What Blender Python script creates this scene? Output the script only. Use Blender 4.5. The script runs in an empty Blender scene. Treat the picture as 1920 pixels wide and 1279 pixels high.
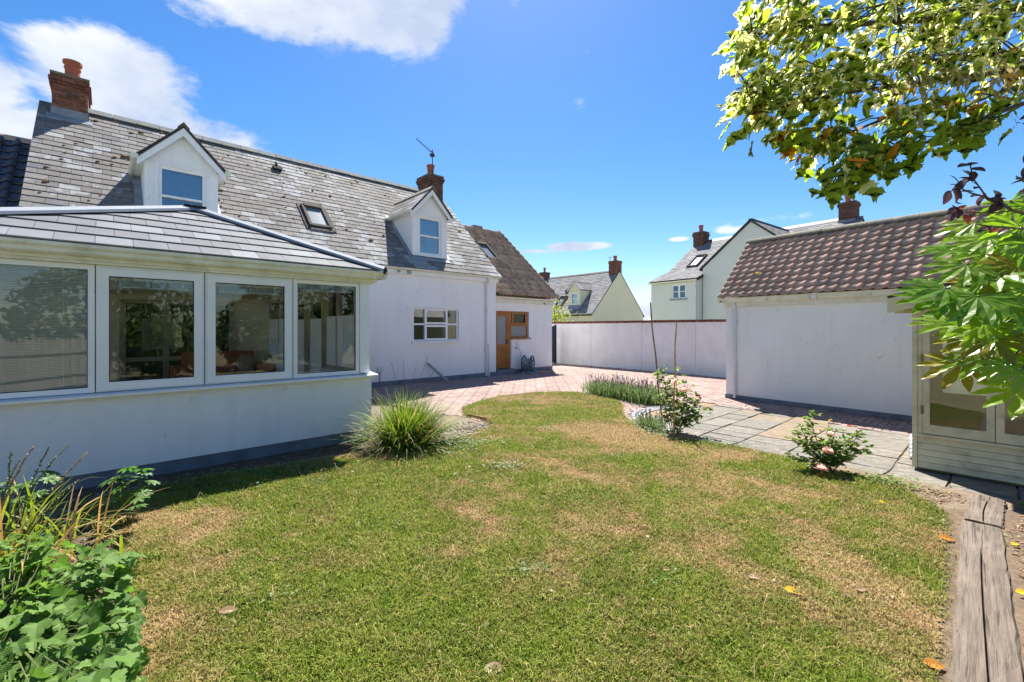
import bpy, math, random
import numpy as np
from mathutils import Matrix, Vector, Euler, noise as mnoise

random.seed(7)
rng = np.random.default_rng(7)
PI = math.pi
R = math.radians
S = bpy.context.scene
COL = S.collection

# ------------------------------------------------------------------ camera
CAM_H = 1.55
cam = bpy.data.cameras.new('camera')
cam.sensor_width = 36.0
cam.lens = 36.0 * 830.0 / 1920.0
cam.shift_y = -(639.5 - 616.0) / 1920.0
cam.clip_start = 0.05
cam.clip_end = 2000.0
camo = bpy.data.objects.new('camera', cam)
camo.location = (0, 0, CAM_H)
camo.rotation_euler = (PI / 2, 0, 0)
COL.objects.link(camo)
S.camera = camo

# ------------------------------------------------------------------ sky and sun
SUN_EL, SUN_AZ = R(55.5), R(0.0)          # azimuth measured from +Y towards +X
world = bpy.data.worlds.new('World')
S.world = world
world.use_nodes = True
wn, wl = world.node_tree.nodes, world.node_tree.links
wn.clear()


def wmath(op, a, b=None, c=None, clamp=False):
    n = wn.new('ShaderNodeMath')
    n.operation = op
    n.use_clamp = clamp
    for i, x in enumerate((a, b, c)):
        if x is None:
            continue
        if isinstance(x, (int, float)):
            n.inputs[i].default_value = x
        else:
            wl.new(x, n.inputs[i])
    return n.outputs[0]


sky = wn.new('ShaderNodeTexSky')
sky.sky_type = 'NISHITA'
sky.sun_disc = False
sky.sun_elevation = SUN_EL
sky.sun_rotation = SUN_AZ
sky.altitude = 0
sky.air_density = 1.0
sky.dust_density = 0.25
sky.ozone_density = 3.0
hsv = wn.new('ShaderNodeHueSaturation')
hsv.inputs['Saturation'].default_value = 1.33
hsv.inputs['Hue'].default_value = 0.504
hsv.inputs['Value'].default_value = 1.0
wl.new(sky.outputs[0], hsv.inputs['Color'])
tc = wn.new('ShaderNodeTexCoord')
sep = wn.new('ShaderNodeSeparateXYZ')
wl.new(tc.outputs['Generated'], sep.inputs[0])
dx, dy, dz = sep.outputs
az = wmath('ARCTAN2', dx, dy)
el = wmath('ARCSINE', dz)


def wnoise(scale, detail, rough, zs=1.0, off=0.0, dist=0.0):
    mp = wn.new('ShaderNodeMapping')
    mp.inputs['Scale'].default_value = (1, 1, zs)
    mp.inputs['Location'].default_value = (off, off * .7, off * .3)
    wl.new(tc.outputs['Generated'], mp.inputs['Vector'])
    t = wn.new('ShaderNodeTexNoise')
    t.inputs['Scale'].default_value = scale
    t.inputs['Detail'].default_value = detail
    t.inputs['Roughness'].default_value = rough
    t.inputs['Distortion'].default_value = dist
    wl.new(mp.outputs[0], t.inputs['Vector'])
    return t.outputs['Fac']


# clouds standing in the sky: azimuth, elevation, half width, half height (degrees), weight
CLOUDS = [(-31, 38.0, 17, 9.5, 1.7), (-17, 37.0, 13, 9.0, 1.6), (-42, 22.5, 9, 5.0, 1.35), (-36, 18.5, 9, 4.0, 1.25),
          (-30.5, 15.0, 6.5, 1.8, 1.0), (-52, 19.5, 6.5, 6, 1.3), (-45, 16, 10, 5, 1.2), (-58, 20, 7, 7, 1.1), (0.2, 37, 1.6, 4.5, .55),
          (8.3, 10.4, 5.2, .75, 2.2), (4.2, 9.9, 4.0, .45, 1.1), (20.9, 10.7, 1.7, .32, .85), (26.5, 11.3, 3.2, .7, .6),
          (16.2, 2.6, 3.0, 3.6, 1.0), (14, -1, 30, 2.0, .7), (8.2, 26.5, 3.4, 2.0, .31), (-.8, 29.6, 3.4, 1.1, .33), (9.2, 32, 3.4, 2.0, .30), (41, 11.5, 9, .8, .42), (31, 12, 7, .6, .35),
          (-150, 32, 26, 9, 1.1), (120, 24, 22, 7, 1.0), (168, 18, 18, 5, 1.0), (-105, 14, 18, 4, 1.0), (75, 40, 15, 7, .9), (-170, 58, 22, 9, .9)]
mask = None
for (a0, e0, ra, re, w) in CLOUDS:
    u = wmath('DIVIDE', wmath('SUBTRACT', az, R(a0)), R(ra))
    v = wmath('DIVIDE', wmath('SUBTRACT', el, R(e0)), R(re))
    m = wmath('MULTIPLY', wmath('SUBTRACT', 1.0, wmath('ADD', wmath('MULTIPLY', u, u), wmath('MULTIPLY', v, v)), clamp=True), w)
    mask = m if mask is None else wmath('MAXIMUM', mask, m)
n1 = wnoise(6.5, 10, .62, 1.5, 3.1, .35)
n2 = wnoise(14, 6, .6, 2.0, 9.0)
dens = wmath('ADD', mask, wmath('MULTIPLY', wmath('SUBTRACT', n1, .5), 2.9))
dens = wmath('ADD', dens, wmath('MULTIPLY', wmath('SUBTRACT', n2, .5), 1.1))
dens = wmath('MULTIPLY', dens, wmath('MULTIPLY', mask, 6.0, clamp=True))
mr = wn.new('ShaderNodeMapRange')
mr.interpolation_type = 'SMOOTHSTEP'
mr.inputs['From Min'].default_value = 0.26
mr.inputs['From Max'].default_value = 0.95
wl.new(dens, mr.inputs['Value'])
shade = wnoise(3.6, 5, .55, 1.6, 5.7)
mr2 = wn.new('ShaderNodeMapRange')
mr2.inputs['From Min'].default_value = .35
mr2.inputs['From Max'].default_value = .60
wl.new(shade, mr2.inputs['Value'])
ccol = wn.new('ShaderNodeMix')
ccol.data_type = 'RGBA'
ccol.inputs['A'].default_value = (3.4, 4.0, 5.2, 1)
ccol.inputs['B'].default_value = (5.9, 6.1, 6.5, 1)
wl.new(mr2.outputs[0], ccol.inputs['Factor'])
mixc = wn.new('ShaderNodeMix')
mixc.data_type = 'RGBA'
wl.new(wmath('MULTIPLY', mr.outputs[0], .96), mixc.inputs['Factor'])
wl.new(hsv.outputs[0], mixc.inputs['A'])
wl.new(ccol.outputs['Result'], mixc.inputs['B'])
bg = wn.new('ShaderNodeBackground')
bg.inputs['Strength'].default_value = 0.061
wl.new(mixc.outputs['Result'], bg.inputs['Color'])
wo = wn.new('ShaderNodeOutputWorld')
wl.new(bg.outputs[0], wo.inputs['Surface'])

sun = bpy.data.lights.new('sun', 'SUN')
sun.energy = 5.0
sun.angle = R(.53)
sun.color = (1.0, .95, .86)
suno = bpy.data.objects.new('sun', sun)
sd = Vector((math.sin(SUN_AZ) * math.cos(SUN_EL), math.cos(SUN_AZ) * math.cos(SUN_EL), math.sin(SUN_EL)))
suno.rotation_euler = sd.to_track_quat('Z', 'Y').to_euler()
suno.location = (0, 30, 40)
COL.objects.link(suno)

vs = S.view_settings
vs.view_transform = 'Standard'
vs.look = 'None'
vs.gamma = 1.0
vs.use_curve_mapping = False
vs.exposure = 1.5

S.cycles.max_bounces = 8
S.cycles.transparent_max_bounces = 16
S.cycles.caustics_reflective = False
S.cycles.caustics_refractive = False


# ------------------------------------------------------------------ materials
MATS = {}


class NT:
    def __init__(s, name):
        s.m = bpy.data.materials.new(name)
        s.m.use_nodes = True
        s.n, s.l = s.m.node_tree.nodes, s.m.node_tree.links
        s.n.clear()
        s.out = s.n.new('ShaderNodeOutputMaterial')

    def node(s, t, **kw):
        n = s.n.new(t)
        for k, v in kw.items():
            if k in n.inputs:
                if hasattr(v, 'node'):
                    s.l.new(v, n.inputs[k])
                else:
                    n.inputs[k].default_value = v
            else:
                setattr(n, k, v)
        return n

    def math(s, op, a, b=None, clamp=False):
        n = s.n.new('ShaderNodeMath')
        n.operation = op
        n.use_clamp = clamp
        for i, x in enumerate((a, b)):
            if x is None:
                continue
            if hasattr(x, 'node'):
                s.l.new(x, n.inputs[i])
            else:
                n.inputs[i].default_value = x
        return n.outputs[0]

    def mix(s, f, a, b, blend='MIX'):
        n = s.n.new('ShaderNodeMix')
        n.data_type = 'RGBA'
        n.blend_type = blend
        for k, x in (('Factor', f), ('A', a), ('B', b)):
            if hasattr(x, 'node'):
                s.l.new(x, n.inputs[k])
            elif k == 'Factor':
                n.inputs[k].default_value = x
            else:
                n.inputs[k].default_value = (*x, 1) if len(x) == 3 else x
        return n.outputs['Result']

    def noise(s, vec, scale, detail=4, rough=.55, dist=0.0):
        n = s.node('ShaderNodeTexNoise', Scale=scale, Detail=detail, Roughness=rough, Distortion=dist)
        s.l.new(vec, n.inputs['Vector'])
        return n.outputs['Fac']

    def ramp(s, v, lo, hi):
        n = s.n.new('ShaderNodeMapRange')
        n.inputs['From Min'].default_value = lo
        n.inputs['From Max'].default_value = hi
        s.l.new(v, n.inputs['Value'])
        return n.outputs[0]

    def pos(s):
        return s.n.new('ShaderNodeNewGeometry').outputs['Position']

    def stretch(s, vec, sc, rot=(0, 0, 0)):
        mp = s.node('ShaderNodeMapping')
        mp.inputs['Scale'].default_value = sc
        mp.inputs['Rotation'].default_value = rot
        s.l.new(vec, mp.inputs['Vector'])
        return mp.outputs[0]

    def rnd(s):
        """a number per piece: object random plus the mesh attribute rnd"""
        a = s.node('ShaderNodeAttribute', attribute_name='rnd').outputs['Fac']
        o = s.n.new('ShaderNodeObjectInfo').outputs['Random']
        return s.math('FRACT', s.math('ADD', a, o))

    def bump(s, h, strength, dist=.01):
        b = s.node('ShaderNodeBump', Strength=strength, Distance=dist)
        s.l.new(h, b.inputs['Height'])
        return b.outputs['Normal']

    def surf(s, sh):
        s.l.new(sh, s.out.inputs['Surface'])
        return s.m

    def princ(s, col, rough=.7, spec=.3, metal=0.0, normal=None):
        p = s.n.new('ShaderNodeBsdfPrincipled')
        for k, x in (('Base Color', col), ('Roughness', rough), ('Specular IOR Level', spec), ('Metallic', metal)):
            if hasattr(x, 'node'):
                s.l.new(x, p.inputs[k])
            else:
                p.inputs[k].default_value = (*x, 1) if isinstance(x, tuple) and len(x) == 3 else x
        if normal is not None:
            s.l.new(normal, p.inputs['Normal'])
        return p.outputs[0]


def mat(name, c1, c2=None, rough=.7, spec=.3, scale=6., detail=5, bump=0., bscale=60., piece=0., metal=0., stain=None, stain_amt=.5, stain_scale=1.2, streak=False, speck=0., roll=None):
    """general rough material: two colours mixed by noise, an optional tint per piece, dirt and fine relief"""
    t = NT(name)
    p = t.pos()
    c2 = c2 or tuple(x * .8 for x in c1)
    col = t.mix(t.ramp(t.noise(p, scale, detail), .35, .65), c1, c2)
    if piece:
        r = t.rnd()
        v = t.math('ADD', t.math('MULTIPLY', r, 2 * piece), 1 - piece)
        col = t.mix(1.0, col, t.node('ShaderNodeCombineColor', Red=v, Green=v, Blue=v).outputs[0], 'MULTIPLY')
    if stain:
        sv = t.stretch(p, (3, 3, .35)) if streak else p
        col = t.mix(t.math('MULTIPLY', t.ramp(t.noise(sv, stain_scale, 7, .65), .5, .75), stain_amt, True), col, stain)
    if speck:
        col = t.mix(t.math('MULTIPLY', t.ramp(t.noise(p, 5.5, 3, .75), .645, .70), speck, True), col, (.42, .42, .38))
        col = t.mix(t.math('MULTIPLY', t.ramp(t.noise(p, .55, 4, .6), .45, .75), .10), col, (.55, .54, .50))
    if roll:
        sx = t.n.new('ShaderNodeSeparateXYZ')
        t.l.new(t.n.new('ShaderNodeTexCoord').outputs['Object'], sx.inputs[0])
        f = t.ramp(t.math('ABSOLUTE', t.math('SUBTRACT', sx.outputs[0], roll[0])), roll[1], roll[1] * 2.2)
        col = t.mix(t.math('MULTIPLY', f, t.math('ADD', t.math('MULTIPLY', t.noise(p, 9, 4), .6), .22)), col, roll[2])
    nrm = t.bump(t.noise(p, bscale, 6, .6), bump) if bump else None
    MATS[name] = t.surf(t.princ(col, rough, spec, metal, nrm))
    return MATS[name]


mat('white_render', (.86, .86, .865), (.83, .83, .835), rough=.85, scale=1.1, bump=.35, bscale=55, stain=(.62, .62, .58), stain_amt=.26, stain_scale=1.7, streak=True, speck=.30)
mat('rough_white_render', (.82, .815, .82), (.74, .735, .74), rough=.9, scale=2.2, bump=1.0, bscale=17, stain=(.6, .58, .55), stain_amt=.25, stain_scale=1.6, streak=True)
mat('cream_render', (.74, .70, .56), (.70, .66, .53), rough=.9, scale=.7, bump=.3, stain=(.58, .55, .44), stain_amt=.2, stain_scale=.7, streak=True)
mat('pale_green_render', (.66, .70, .63), (.62, .66, .60), rough=.9, scale=.7, bump=.3, stain=(.5, .52, .48), stain_amt=.2, stain_scale=.7, streak=True)
mat('plinth_paint', (.17, .20, .25), (.13, .15, .19), rough=.7, scale=3, bump=.4, stain=(.10, .09, .07), stain_amt=.6, stain_scale=3)
mat('upvc', (.83, .84, .85), (.80, .81, .82), rough=.3, spec=.5, scale=3, stain=(.50, .50, .44), stain_amt=.12, stain_scale=4)
mat('aged_upvc', (.76, .76, .68), (.68, .68, .58), rough=.4, spec=.4, scale=4, stain=(.38, .37, .24), stain_amt=.55, stain_scale=5)
mat('pipe_plastic', (.72, .73, .76), (.66, .67, .70), rough=.4, spec=.4, scale=3, stain=(.35, .35, .33), stain_amt=.4, stain_scale=4)
mat('grey_pipe', (.34, .36, .40), (.28, .30, .33), rough=.45, scale=5)
mat('lead', (.22, .255, .30), (.17, .20, .24), rough=.45, spec=.5, scale=5, bump=.3, bscale=20, stain=(.42, .45, .48), stain_amt=.5, stain_scale=3)
mat('mortar', (.36, .33, .29), rough=.95, bump=.4)
mat('red_brick', (.25, .085, .05), (.15, .065, .05), rough=.9, scale=14, bump=.6, bscale=90, piece=.38, stain=(.085, .08, .07), stain_amt=.95, stain_scale=5)
mat('sooty_brick', (.15, .07, .05), (.11, .055, .045), rough=.9, scale=14, bump=.5, piece=.35, stain=(.09, .085, .08), stain_amt=.7, stain_scale=3)
mat('lichen_cap', (.22, .20, .15), (.12, .115, .09), rough=.95, scale=12, bump=.6, bscale=30, stain=(.36, .32, .08), stain_amt=.7, stain_scale=9)
mat('terracotta', (.40, .125, .075), (.32, .10, .065), rough=.8, scale=8, bump=.3, stain=(.25, .12, .09), stain_amt=.4, stain_scale=7)
mat('pantile_red', (.54, .30, .215), (.43, .265, .20), rough=.95, spec=.1, scale=11, bump=.35, bscale=70, piece=.35, stain=(.50, .45, .38), stain_amt=.35, stain_scale=5.5, roll=(.149, .024, (.46, .375, .31)))
mat('pantile_brown', (.52, .36, .26), (.40, .29, .22), rough=.95, spec=.1, scale=9, bump=.2, bscale=60, piece=.3, stain=(.36, .31, .22), stain_amt=.7, stain_scale=4)
mat('pantile_black', (.035, .04, .06), (.055, .06, .085), rough=.45, spec=.5, scale=9, piece=.3, bump=.3, stain=(.22, .23, .24), stain_amt=.35, stain_scale=9)
mat('ridge_stone', (.27, .24, .19), (.19, .17, .14), rough=.9, scale=7, bump=.5, piece=.15, stain=(.36, .31, .09), stain_amt=.6, stain_scale=4)
mat('grey_ridge', (.20, .215, .215), (.16, .17, .175), rough=.9, spec=.1, scale=5, bump=.3, piece=.12, stain=(.30, .29, .14), stain_amt=.4, stain_scale=3)
mat('roof_deck', (.06, .06, .06), rough=.95)
mat('moss', (.26, .15, .055), (.12, .075, .03), rough=1, scale=30, bump=1, bscale=80)
mat('yellow_moss', (.40, .31, .03), (.22, .2, .04), rough=1, scale=30, bump=1, bscale=60)
mat('plastic_tile', (.145, .155, .175), (.12, .132, .152), rough=.75, spec=.15, scale=4, bump=.2, bscale=30, piece=.3, stain=(.18, .155, .145), stain_amt=.5, stain_scale=3)
mat('grey_cap', (.26, .285, .325), (.23, .255, .295), rough=.8, spec=.2, scale=3)
mat('dark_plastic', (.03, .033, .038), rough=.85, spec=.05)
mat('black_metal', (.03, .035, .04), rough=.5, spec=.5)
mat('gate_paint', (.03, .045, .065), rough=.5)
mat('rooflight_frame', (.085, .08, .078), (.06, .055, .055), rough=.85, spec=.08, stain=(.35, .22, .12), stain_amt=.4, stain_scale=4)
mat('oak_upvc', (.40, .16, .035), (.30, .11, .022), rough=.45, spec=.4, scale=2.5)
mat('interior_wall', (.78, .70, .60), (.75, .67, .57), rough=.9, scale=1)
mat('interior_floor', (.42, .34, .26), (.36, .29, .22), rough=.5, scale=3)
mat('interior_dark', (.035, .033, .03), rough=.7)  # near-black panels stand in for the shade of unlit rooms
mat('interior_frame', (.48, .42, .34), rough=.5)
mat('ceiling_white', (.75, .73, .70), rough=.9)
mat('sofa_fabric', (.50, .14, .09), (.42, .11, .07), rough=.95, scale=20, bump=.3)
mat('cushion_fabric', (.52, .36, .28), rough=.95, bump=.3)
mat('blind_sky_tint', (.34, .52, .74), (.30, .48, .70), rough=.7)  # blue blind, with the pane's sky reflection put into its colour
mat('shed_paint', (.68, .62, .43), (.62, .565, .385), rough=.6, scale=4, bump=.35, bscale=35, piece=.06, stain=(.17, .15, .09), stain_amt=.5, stain_scale=5)
mat('shed_inside', (.40, .30, .18), (.33, .24, .14), rough=.8, scale=5, bump=.3)
mat('shed_inside_pale', (.60, .48, .32), (.54, .42, .27), rough=.8, scale=5)
mat('felt', (.07, .065, .06), (.045, .045, .04), rough=.95, bump=.6, stain=(.14, .11, .05), stain_amt=.6, stain_scale=5)
mat('brass', (.25, .16, .08), rough=.5, metal=.8)
mat('bamboo', (.55, .36, .13), (.44, .28, .10), rough=.6, scale=14)
mat('dark_cane', (.27, .16, .07), (.19, .115, .055), rough=.7, scale=14)
mat('bark', (.10, .075, .055), (.07, .055, .04), rough=.95, scale=20, bump=.8)
mat('soil', (.09, .065, .043), (.05, .038, .027), rough=1, scale=18, bump=1, bscale=50, stain=(.21, .175, .135), stain_amt=.7, stain_scale=12)
mat('bark_soil', (.15, .105, .07), (.09, .065, .045), rough=1, scale=18, bump=1, bscale=45, stain=(.24, .17, .11), stain_amt=.6, stain_scale=13)
mat('dry_soil', (.21, .16, .11), (.14, .105, .075), rough=1, scale=14, bump=1, bscale=45, stain=(.10, .08, .06), stain_amt=.6, stain_scale=9)
mat('joint_sand', (.17, .135, .105), (.12, .098, .08), rough=1, scale=8, bump=.5)
mat('far_ground', (.20, .20, .10), (.26, .22, .13), rough=1, scale=.4)
mat('sett_stone', (.30, .30, .30), (.22, .22, .23), rough=.85, scale=20, bump=.6, piece=.2)
mat('hose_grey', (.30, .35, .37), (.25, .30, .32), rough=.5)
mat('reel_plastic', (.06, .09, .13), rough=.5)
mat('orange_plastic', (.65, .22, .03), rough=.5)
mat('chip', (.30, .2, .12), (.2, .13, .08), rough=1, scale=20, piece=.45)
mat('pebble', (.30, .28, .24), (.20, .18, .16), rough=.9, scale=9, piece=.3)
mat('fence_wood', (.33, .29, .24), (.26, .23, .19), rough=.9, scale=5, piece=.2, bump=.4)
mat('unseen_garage_door', (.07, .085, .05), rough=.6)
mat('playhouse_wood', (.30, .26, .22), (.24, .2, .17), rough=.9, scale=5, piece=.2)


def block_material():
    t = NT('block_paver')
    p = t.pos()
    r = t.rnd()
    c = t.mix(r, (.285, .195, .17), (.215, .15, .138))
    c = t.mix(t.ramp(t.math('FRACT', t.math('MULTIPLY', r, 7.3)), .55, 1.0), c, (.33, .25, .22))
    c = t.mix(t.math('MULTIPLY', t.ramp(t.noise(p, 1.1, 6, .6), .42, .7), .45), c, (.36, .30, .265))
    c = t.mix(t.math('MULTIPLY', t.ramp(t.noise(p, 34, 5, .6), .55, .75), .4), c, (.20, .155, .14))
    MATS['block_paver'] = t.surf(t.princ(c, .9, .25, 0, t.bump(t.noise(p, 70, 5), .6)))


block_material()


def slate_material():
    t = NT('slate')
    p = t.pos()
    r = t.rnd()
    c = t.mix(r, (.135, .125, .12), (.205, .195, .186))
    c = t.mix(t.ramp(t.math('FRACT', t.math('MULTIPLY', r, 5.7)), .80, 1.0), c, (.115, .12, .145))
    c = t.mix(t.math('MULTIPLY', t.ramp(t.noise(p, 5, 6, .62), .45, .72), .5), c, (.235, .215, .19))
    sp = t.noise(t.stretch(p, (1, 1, .8)), 26, 5, .62)
    c = t.mix(t.math('MULTIPLY', t.ramp(sp, .56, .64), .6), c, (.085, .075, .065))
    # pale patches, denser towards the right of the roof, keyed to the slate so that their edges follow the joints
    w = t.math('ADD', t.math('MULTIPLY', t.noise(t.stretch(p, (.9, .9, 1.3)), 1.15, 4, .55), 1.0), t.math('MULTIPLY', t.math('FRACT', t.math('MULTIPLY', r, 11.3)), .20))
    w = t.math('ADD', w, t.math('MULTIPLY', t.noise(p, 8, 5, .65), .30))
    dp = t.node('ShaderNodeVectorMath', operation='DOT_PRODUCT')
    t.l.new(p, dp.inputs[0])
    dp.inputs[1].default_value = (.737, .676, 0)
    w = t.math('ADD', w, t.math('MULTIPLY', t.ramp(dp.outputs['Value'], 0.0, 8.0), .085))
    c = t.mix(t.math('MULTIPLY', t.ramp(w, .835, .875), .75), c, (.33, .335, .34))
    MATS['slate'] = t.surf(t.princ(c, .85, .15, 0, t.bump(t.noise(p, 30, 6, .6), .35)))


slate_material()


def far_slate_material():
    t = NT('far_slate')
    p = t.pos()
    r = t.rnd()
    c = t.mix(r, (.15, .15, .165), (.25, .245, .25))
    c = t.mix(t.math('MULTIPLY', t.ramp(t.noise(p, 1.3, 6, .65), .5, .75), .6), c, (.38, .37, .36))
    MATS['far_slate'] = t.surf(t.princ(c, .85, .15))


far_slate_material()


def flag_material():
    t = NT('sandstone_flag')
    p = t.pos()
    r = t.rnd()
    c = t.mix(r, (.215, .196, .167), (.16, .15, .133))
    c = t.mix(t.ramp(t.math('FRACT', t.math('MULTIPLY', r, 6.1)), .72, .95), c, (.25, .175, .105))
    st = t.noise(t.stretch(p, (1.1, 5, 1), (0, 0, R(42))), 5, 7, .66)
    c = t.mix(t.math('MULTIPLY', t.ramp(st, .46, .66), .75), c, (.085, .08, .075))
    c = t.mix(t.math('MULTIPLY', t.ramp(t.noise(p, 9, 6, .7), .53, .72), .6), c, (.36, .34, .295))
    c = t.mix(t.math('MULTIPLY', t.ramp(t.noise(p, 2.2, 6, .7), .62, .72), .6), c, (.075, .075, .07))
    MATS['sandstone_flag'] = t.surf(t.princ(c, .9, .15, 0, t.bump(t.noise(p, 14, 7, .65), .6, .02)))


flag_material()


def sleeper_material():
    t = NT('weathered_sleeper')
    p = t.n.new('ShaderNodeTexCoord').outputs['Object']
    g = t.noise(t.stretch(p, (1.6, 26, 20)), 2.2, 8, .65, .3)
    c = t.mix(t.ramp(g, .3, .7), (.185, .148, .118), (.085, .068, .056))
    c = t.mix(t.math('MULTIPLY', t.ramp(t.noise(p, 3, 5), .5, .7), .5), c, (.225, .18, .145))
    cr = t.noise(t.stretch(p, (.8, 30, 8)), 2.5, 5, .5, .6)
    c = t.mix(t.math('MULTIPLY', t.ramp(cr, .60, .66), .85), c, (.05, .04, .03))
    MATS['weathered_sleeper'] = t.surf(t.princ(c, .9, .25, 0, t.bump(g, .9, .012)))


sleeper_material()


def glass_material(name, tint, refl, rough=.015, wob=.0):
    t = NT(name)
    tr = t.node('ShaderNodeBsdfTransparent')
    tr.inputs['Color'].default_value = (*tint, 1)
    gl = t.node('ShaderNodeBsdfGlossy', Roughness=rough)
    gl.inputs['Color'].default_value = (1, 1, 1, 1)
    if wob:
        nr = t.bump(t.noise(t.pos(), 1.4, 2), wob, .02)
        t.l.new(nr, gl.inputs['Normal'])
    fr = t.node('ShaderNodeFresnel', IOR=1.5)
    f = t.math('MULTIPLY', fr.outputs[0], refl, True)
    mx = t.n.new('ShaderNodeMixShader')
    t.l.new(f, mx.inputs[0])
    t.l.new(tr.outputs[0], mx.inputs[1])
    t.l.new(gl.outputs[0], mx.inputs[2])
    MATS[name] = t.surf(mx.outputs[0])


glass_material('glass', (.97, .99, .98), 1.05, wob=.03)
glass_material('sky_glass', (.80, .86, .9), 4.0, wob=.04)
glass_material('old_glass', (.88, .90, .86), 1.6, wob=.08)


def pane_material(name, col, rough=.05, spec=1.0):
    t = NT(name)
    MATS[name] = t.surf(t.princ(col, rough, spec))


pane_material('dark_pane', (.02, .024, .028), .03, 1.0)
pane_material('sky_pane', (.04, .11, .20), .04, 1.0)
pane_material('rooflight_pane', (.16, .19, .21), .12, .35)
pane_material('frosted_pane', (.23, .24, .235), .28, .8)


def leaf_material(name, c1, c2, trans=.45, rough=.5, alt=None, alt_from=.85, spec=.35, vein=0., slope=.9, freq=6.):
    """leaf tissue: tint per leaf, some light let through"""
    t = NT(name)
    r = t.rnd()
    c = t.mix(r, c1, c2)
    if alt:
        c = t.mix(t.ramp(t.math('FRACT', t.math('MULTIPLY', r, 9.7)), alt_from, alt_from + .04), c, alt)
    c = t.mix(t.math('MULTIPLY', t.ramp(t.noise(t.pos(), 40, 3), .4, .7), .25), c, tuple(x * .6 for x in c1))
    nrm = None
    if vein:
        oc = t.n.new('ShaderNodeTexCoord').outputs['Object']
        sp = t.n.new('ShaderNodeSeparateXYZ')
        t.l.new(oc, sp.inputs[0])
        ax = t.math('ABSOLUTE', sp.outputs[0])
        wv = t.math('SINE', t.math('MULTIPLY', t.math('SUBTRACT', sp.outputs[1], t.math('MULTIPLY', ax, slope)), 6.283 * freq))
        hgt = t.math('ADD', t.math('MULTIPLY', t.math('ABSOLUTE', wv), 1.0), t.math('MULTIPLY', t.noise(oc, 9, 4), .8))
        rib = t.math('ADD', t.math('LESS_THAN', ax, .012), t.math('LESS_THAN', t.math('ABSOLUTE', wv), .13), True)
        c = t.mix(t.math('MULTIPLY', rib, .30), c, tuple(min(1, x * 1.7 + .03) for x in c1))
        nrm = t.bump(hgt, vein, .006)
    d = t.princ(c, rough, spec, 0, nrm)
    tr = t.node('ShaderNodeBsdfTranslucent')
    hs = t.node('ShaderNodeHueSaturation', Saturation=1.08, Value=1.55)
    t.l.new(c, hs.inputs['Color'])
    t.l.new(hs.outputs[0], tr.inputs['Color'])
    mx = t.n.new('ShaderNodeMixShader')
    mx.inputs[0].default_value = trans
    t.l.new(d, mx.inputs[1])
    t.l.new(tr.outputs[0], mx.inputs[2])
    MATS[name] = t.surf(mx.outputs[0])
    return MATS[name]


leaf_material('blind_white', (.72, .74, .73), (.76, .78, .77), .4, rough=.6)
leaf_material('maple_green', (.24, .32, .04), (.32, .40, .06), .70, alt=(.17, .25, .035), alt_from=.6)
leaf_material('maple_cream', (.74, .71, .32), (.80, .77, .42), .62, alt=(.36, .42, .09), alt_from=.66)
leaf_material('maple_plain', (.17, .25, .028), (.26, .34, .045), .70)
leaf_material('maple_orange', (.60, .20, .02), (.65, .38, .03), .65)
leaf_material('seed_wing', (.26, .21, .10), (.36, .30, .16), .4)
leaf_material('fatsia_leaf', (.12, .25, .022), (.27, .41, .045), .55, rough=.32, spec=.5, vein=.06, freq=5., slope=.5)
leaf_material('fatsia_old', (.20, .20, .03), (.28, .22, .03), .35, rough=.35)
leaf_material('purple_leaf', (.075, .04, .055), (.13, .07, .085), .3, rough=.35, alt=(.30, .06, .04), alt_from=.9)
leaf_material('currant_leaf', (.085, .175, .032), (.15, .26, .048), .40, rough=.6, spec=.22, vein=.16)
leaf_material('sword_green', (.14, .20, .025), (.23, .26, .04), .42)
leaf_material('sword_brown', (.36, .20, .07), (.42, .28, .12), .3)
leaf_material('lupin_leaf', (.07, .16, .03), (.10, .21, .045), .35)
leaf_material('rose_leaf', (.12, .20, .04), (.19, .28, .06), .48, alt=(.25, .22, .03), alt_from=.93)
leaf_material('rose_petal', (.70, .42, .38), (.78, .56, .46), .4)
leaf_material('red_petal', (.55, .06, .03), (.6, .1, .05), .4)
leaf_material('lavender', (.13, .20, .06), (.20, .27, .10), .35)
leaf_material('lavender_flower', (.22, .18, .19), (.28, .24, .24), .3)
leaf_material('clump_blade', (.09, .16, .02), (.16, .22, .032), .4, alt=(.38, .27, .11), alt_from=.86)
leaf_material('clump_dead', (.27, .175, .08), (.20, .13, .06), .3)
leaf_material('weed_leaf', (.11, .18, .045), (.18, .24, .08), .35)
leaf_material('sapling_leaf', (.22, .28, .04), (.3, .34, .06), .45)
leaf_material('fallen_tan', (.27, .17, .09), (.40, .29, .19), .2)
leaf_material('fallen_yellow', (.68, .42, .02), (.74, .46, .02), .2)
leaf_material('fallen_orange', (.50, .20, .03), (.42, .15, .03), .2)
leaf_material('fallen_brown', (.22, .11, .05), (.28, .15, .07), .2)
leaf_material('hedge_leaf', (.05, .10, .02), (.08, .13, .03), .35)
leaf_material('stem_green', (.10, .13, .04), (.13, .15, .05), .1)
leaf_material('stem_brown', (.14, .09, .05), (.10, .065, .04), .05)


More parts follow.
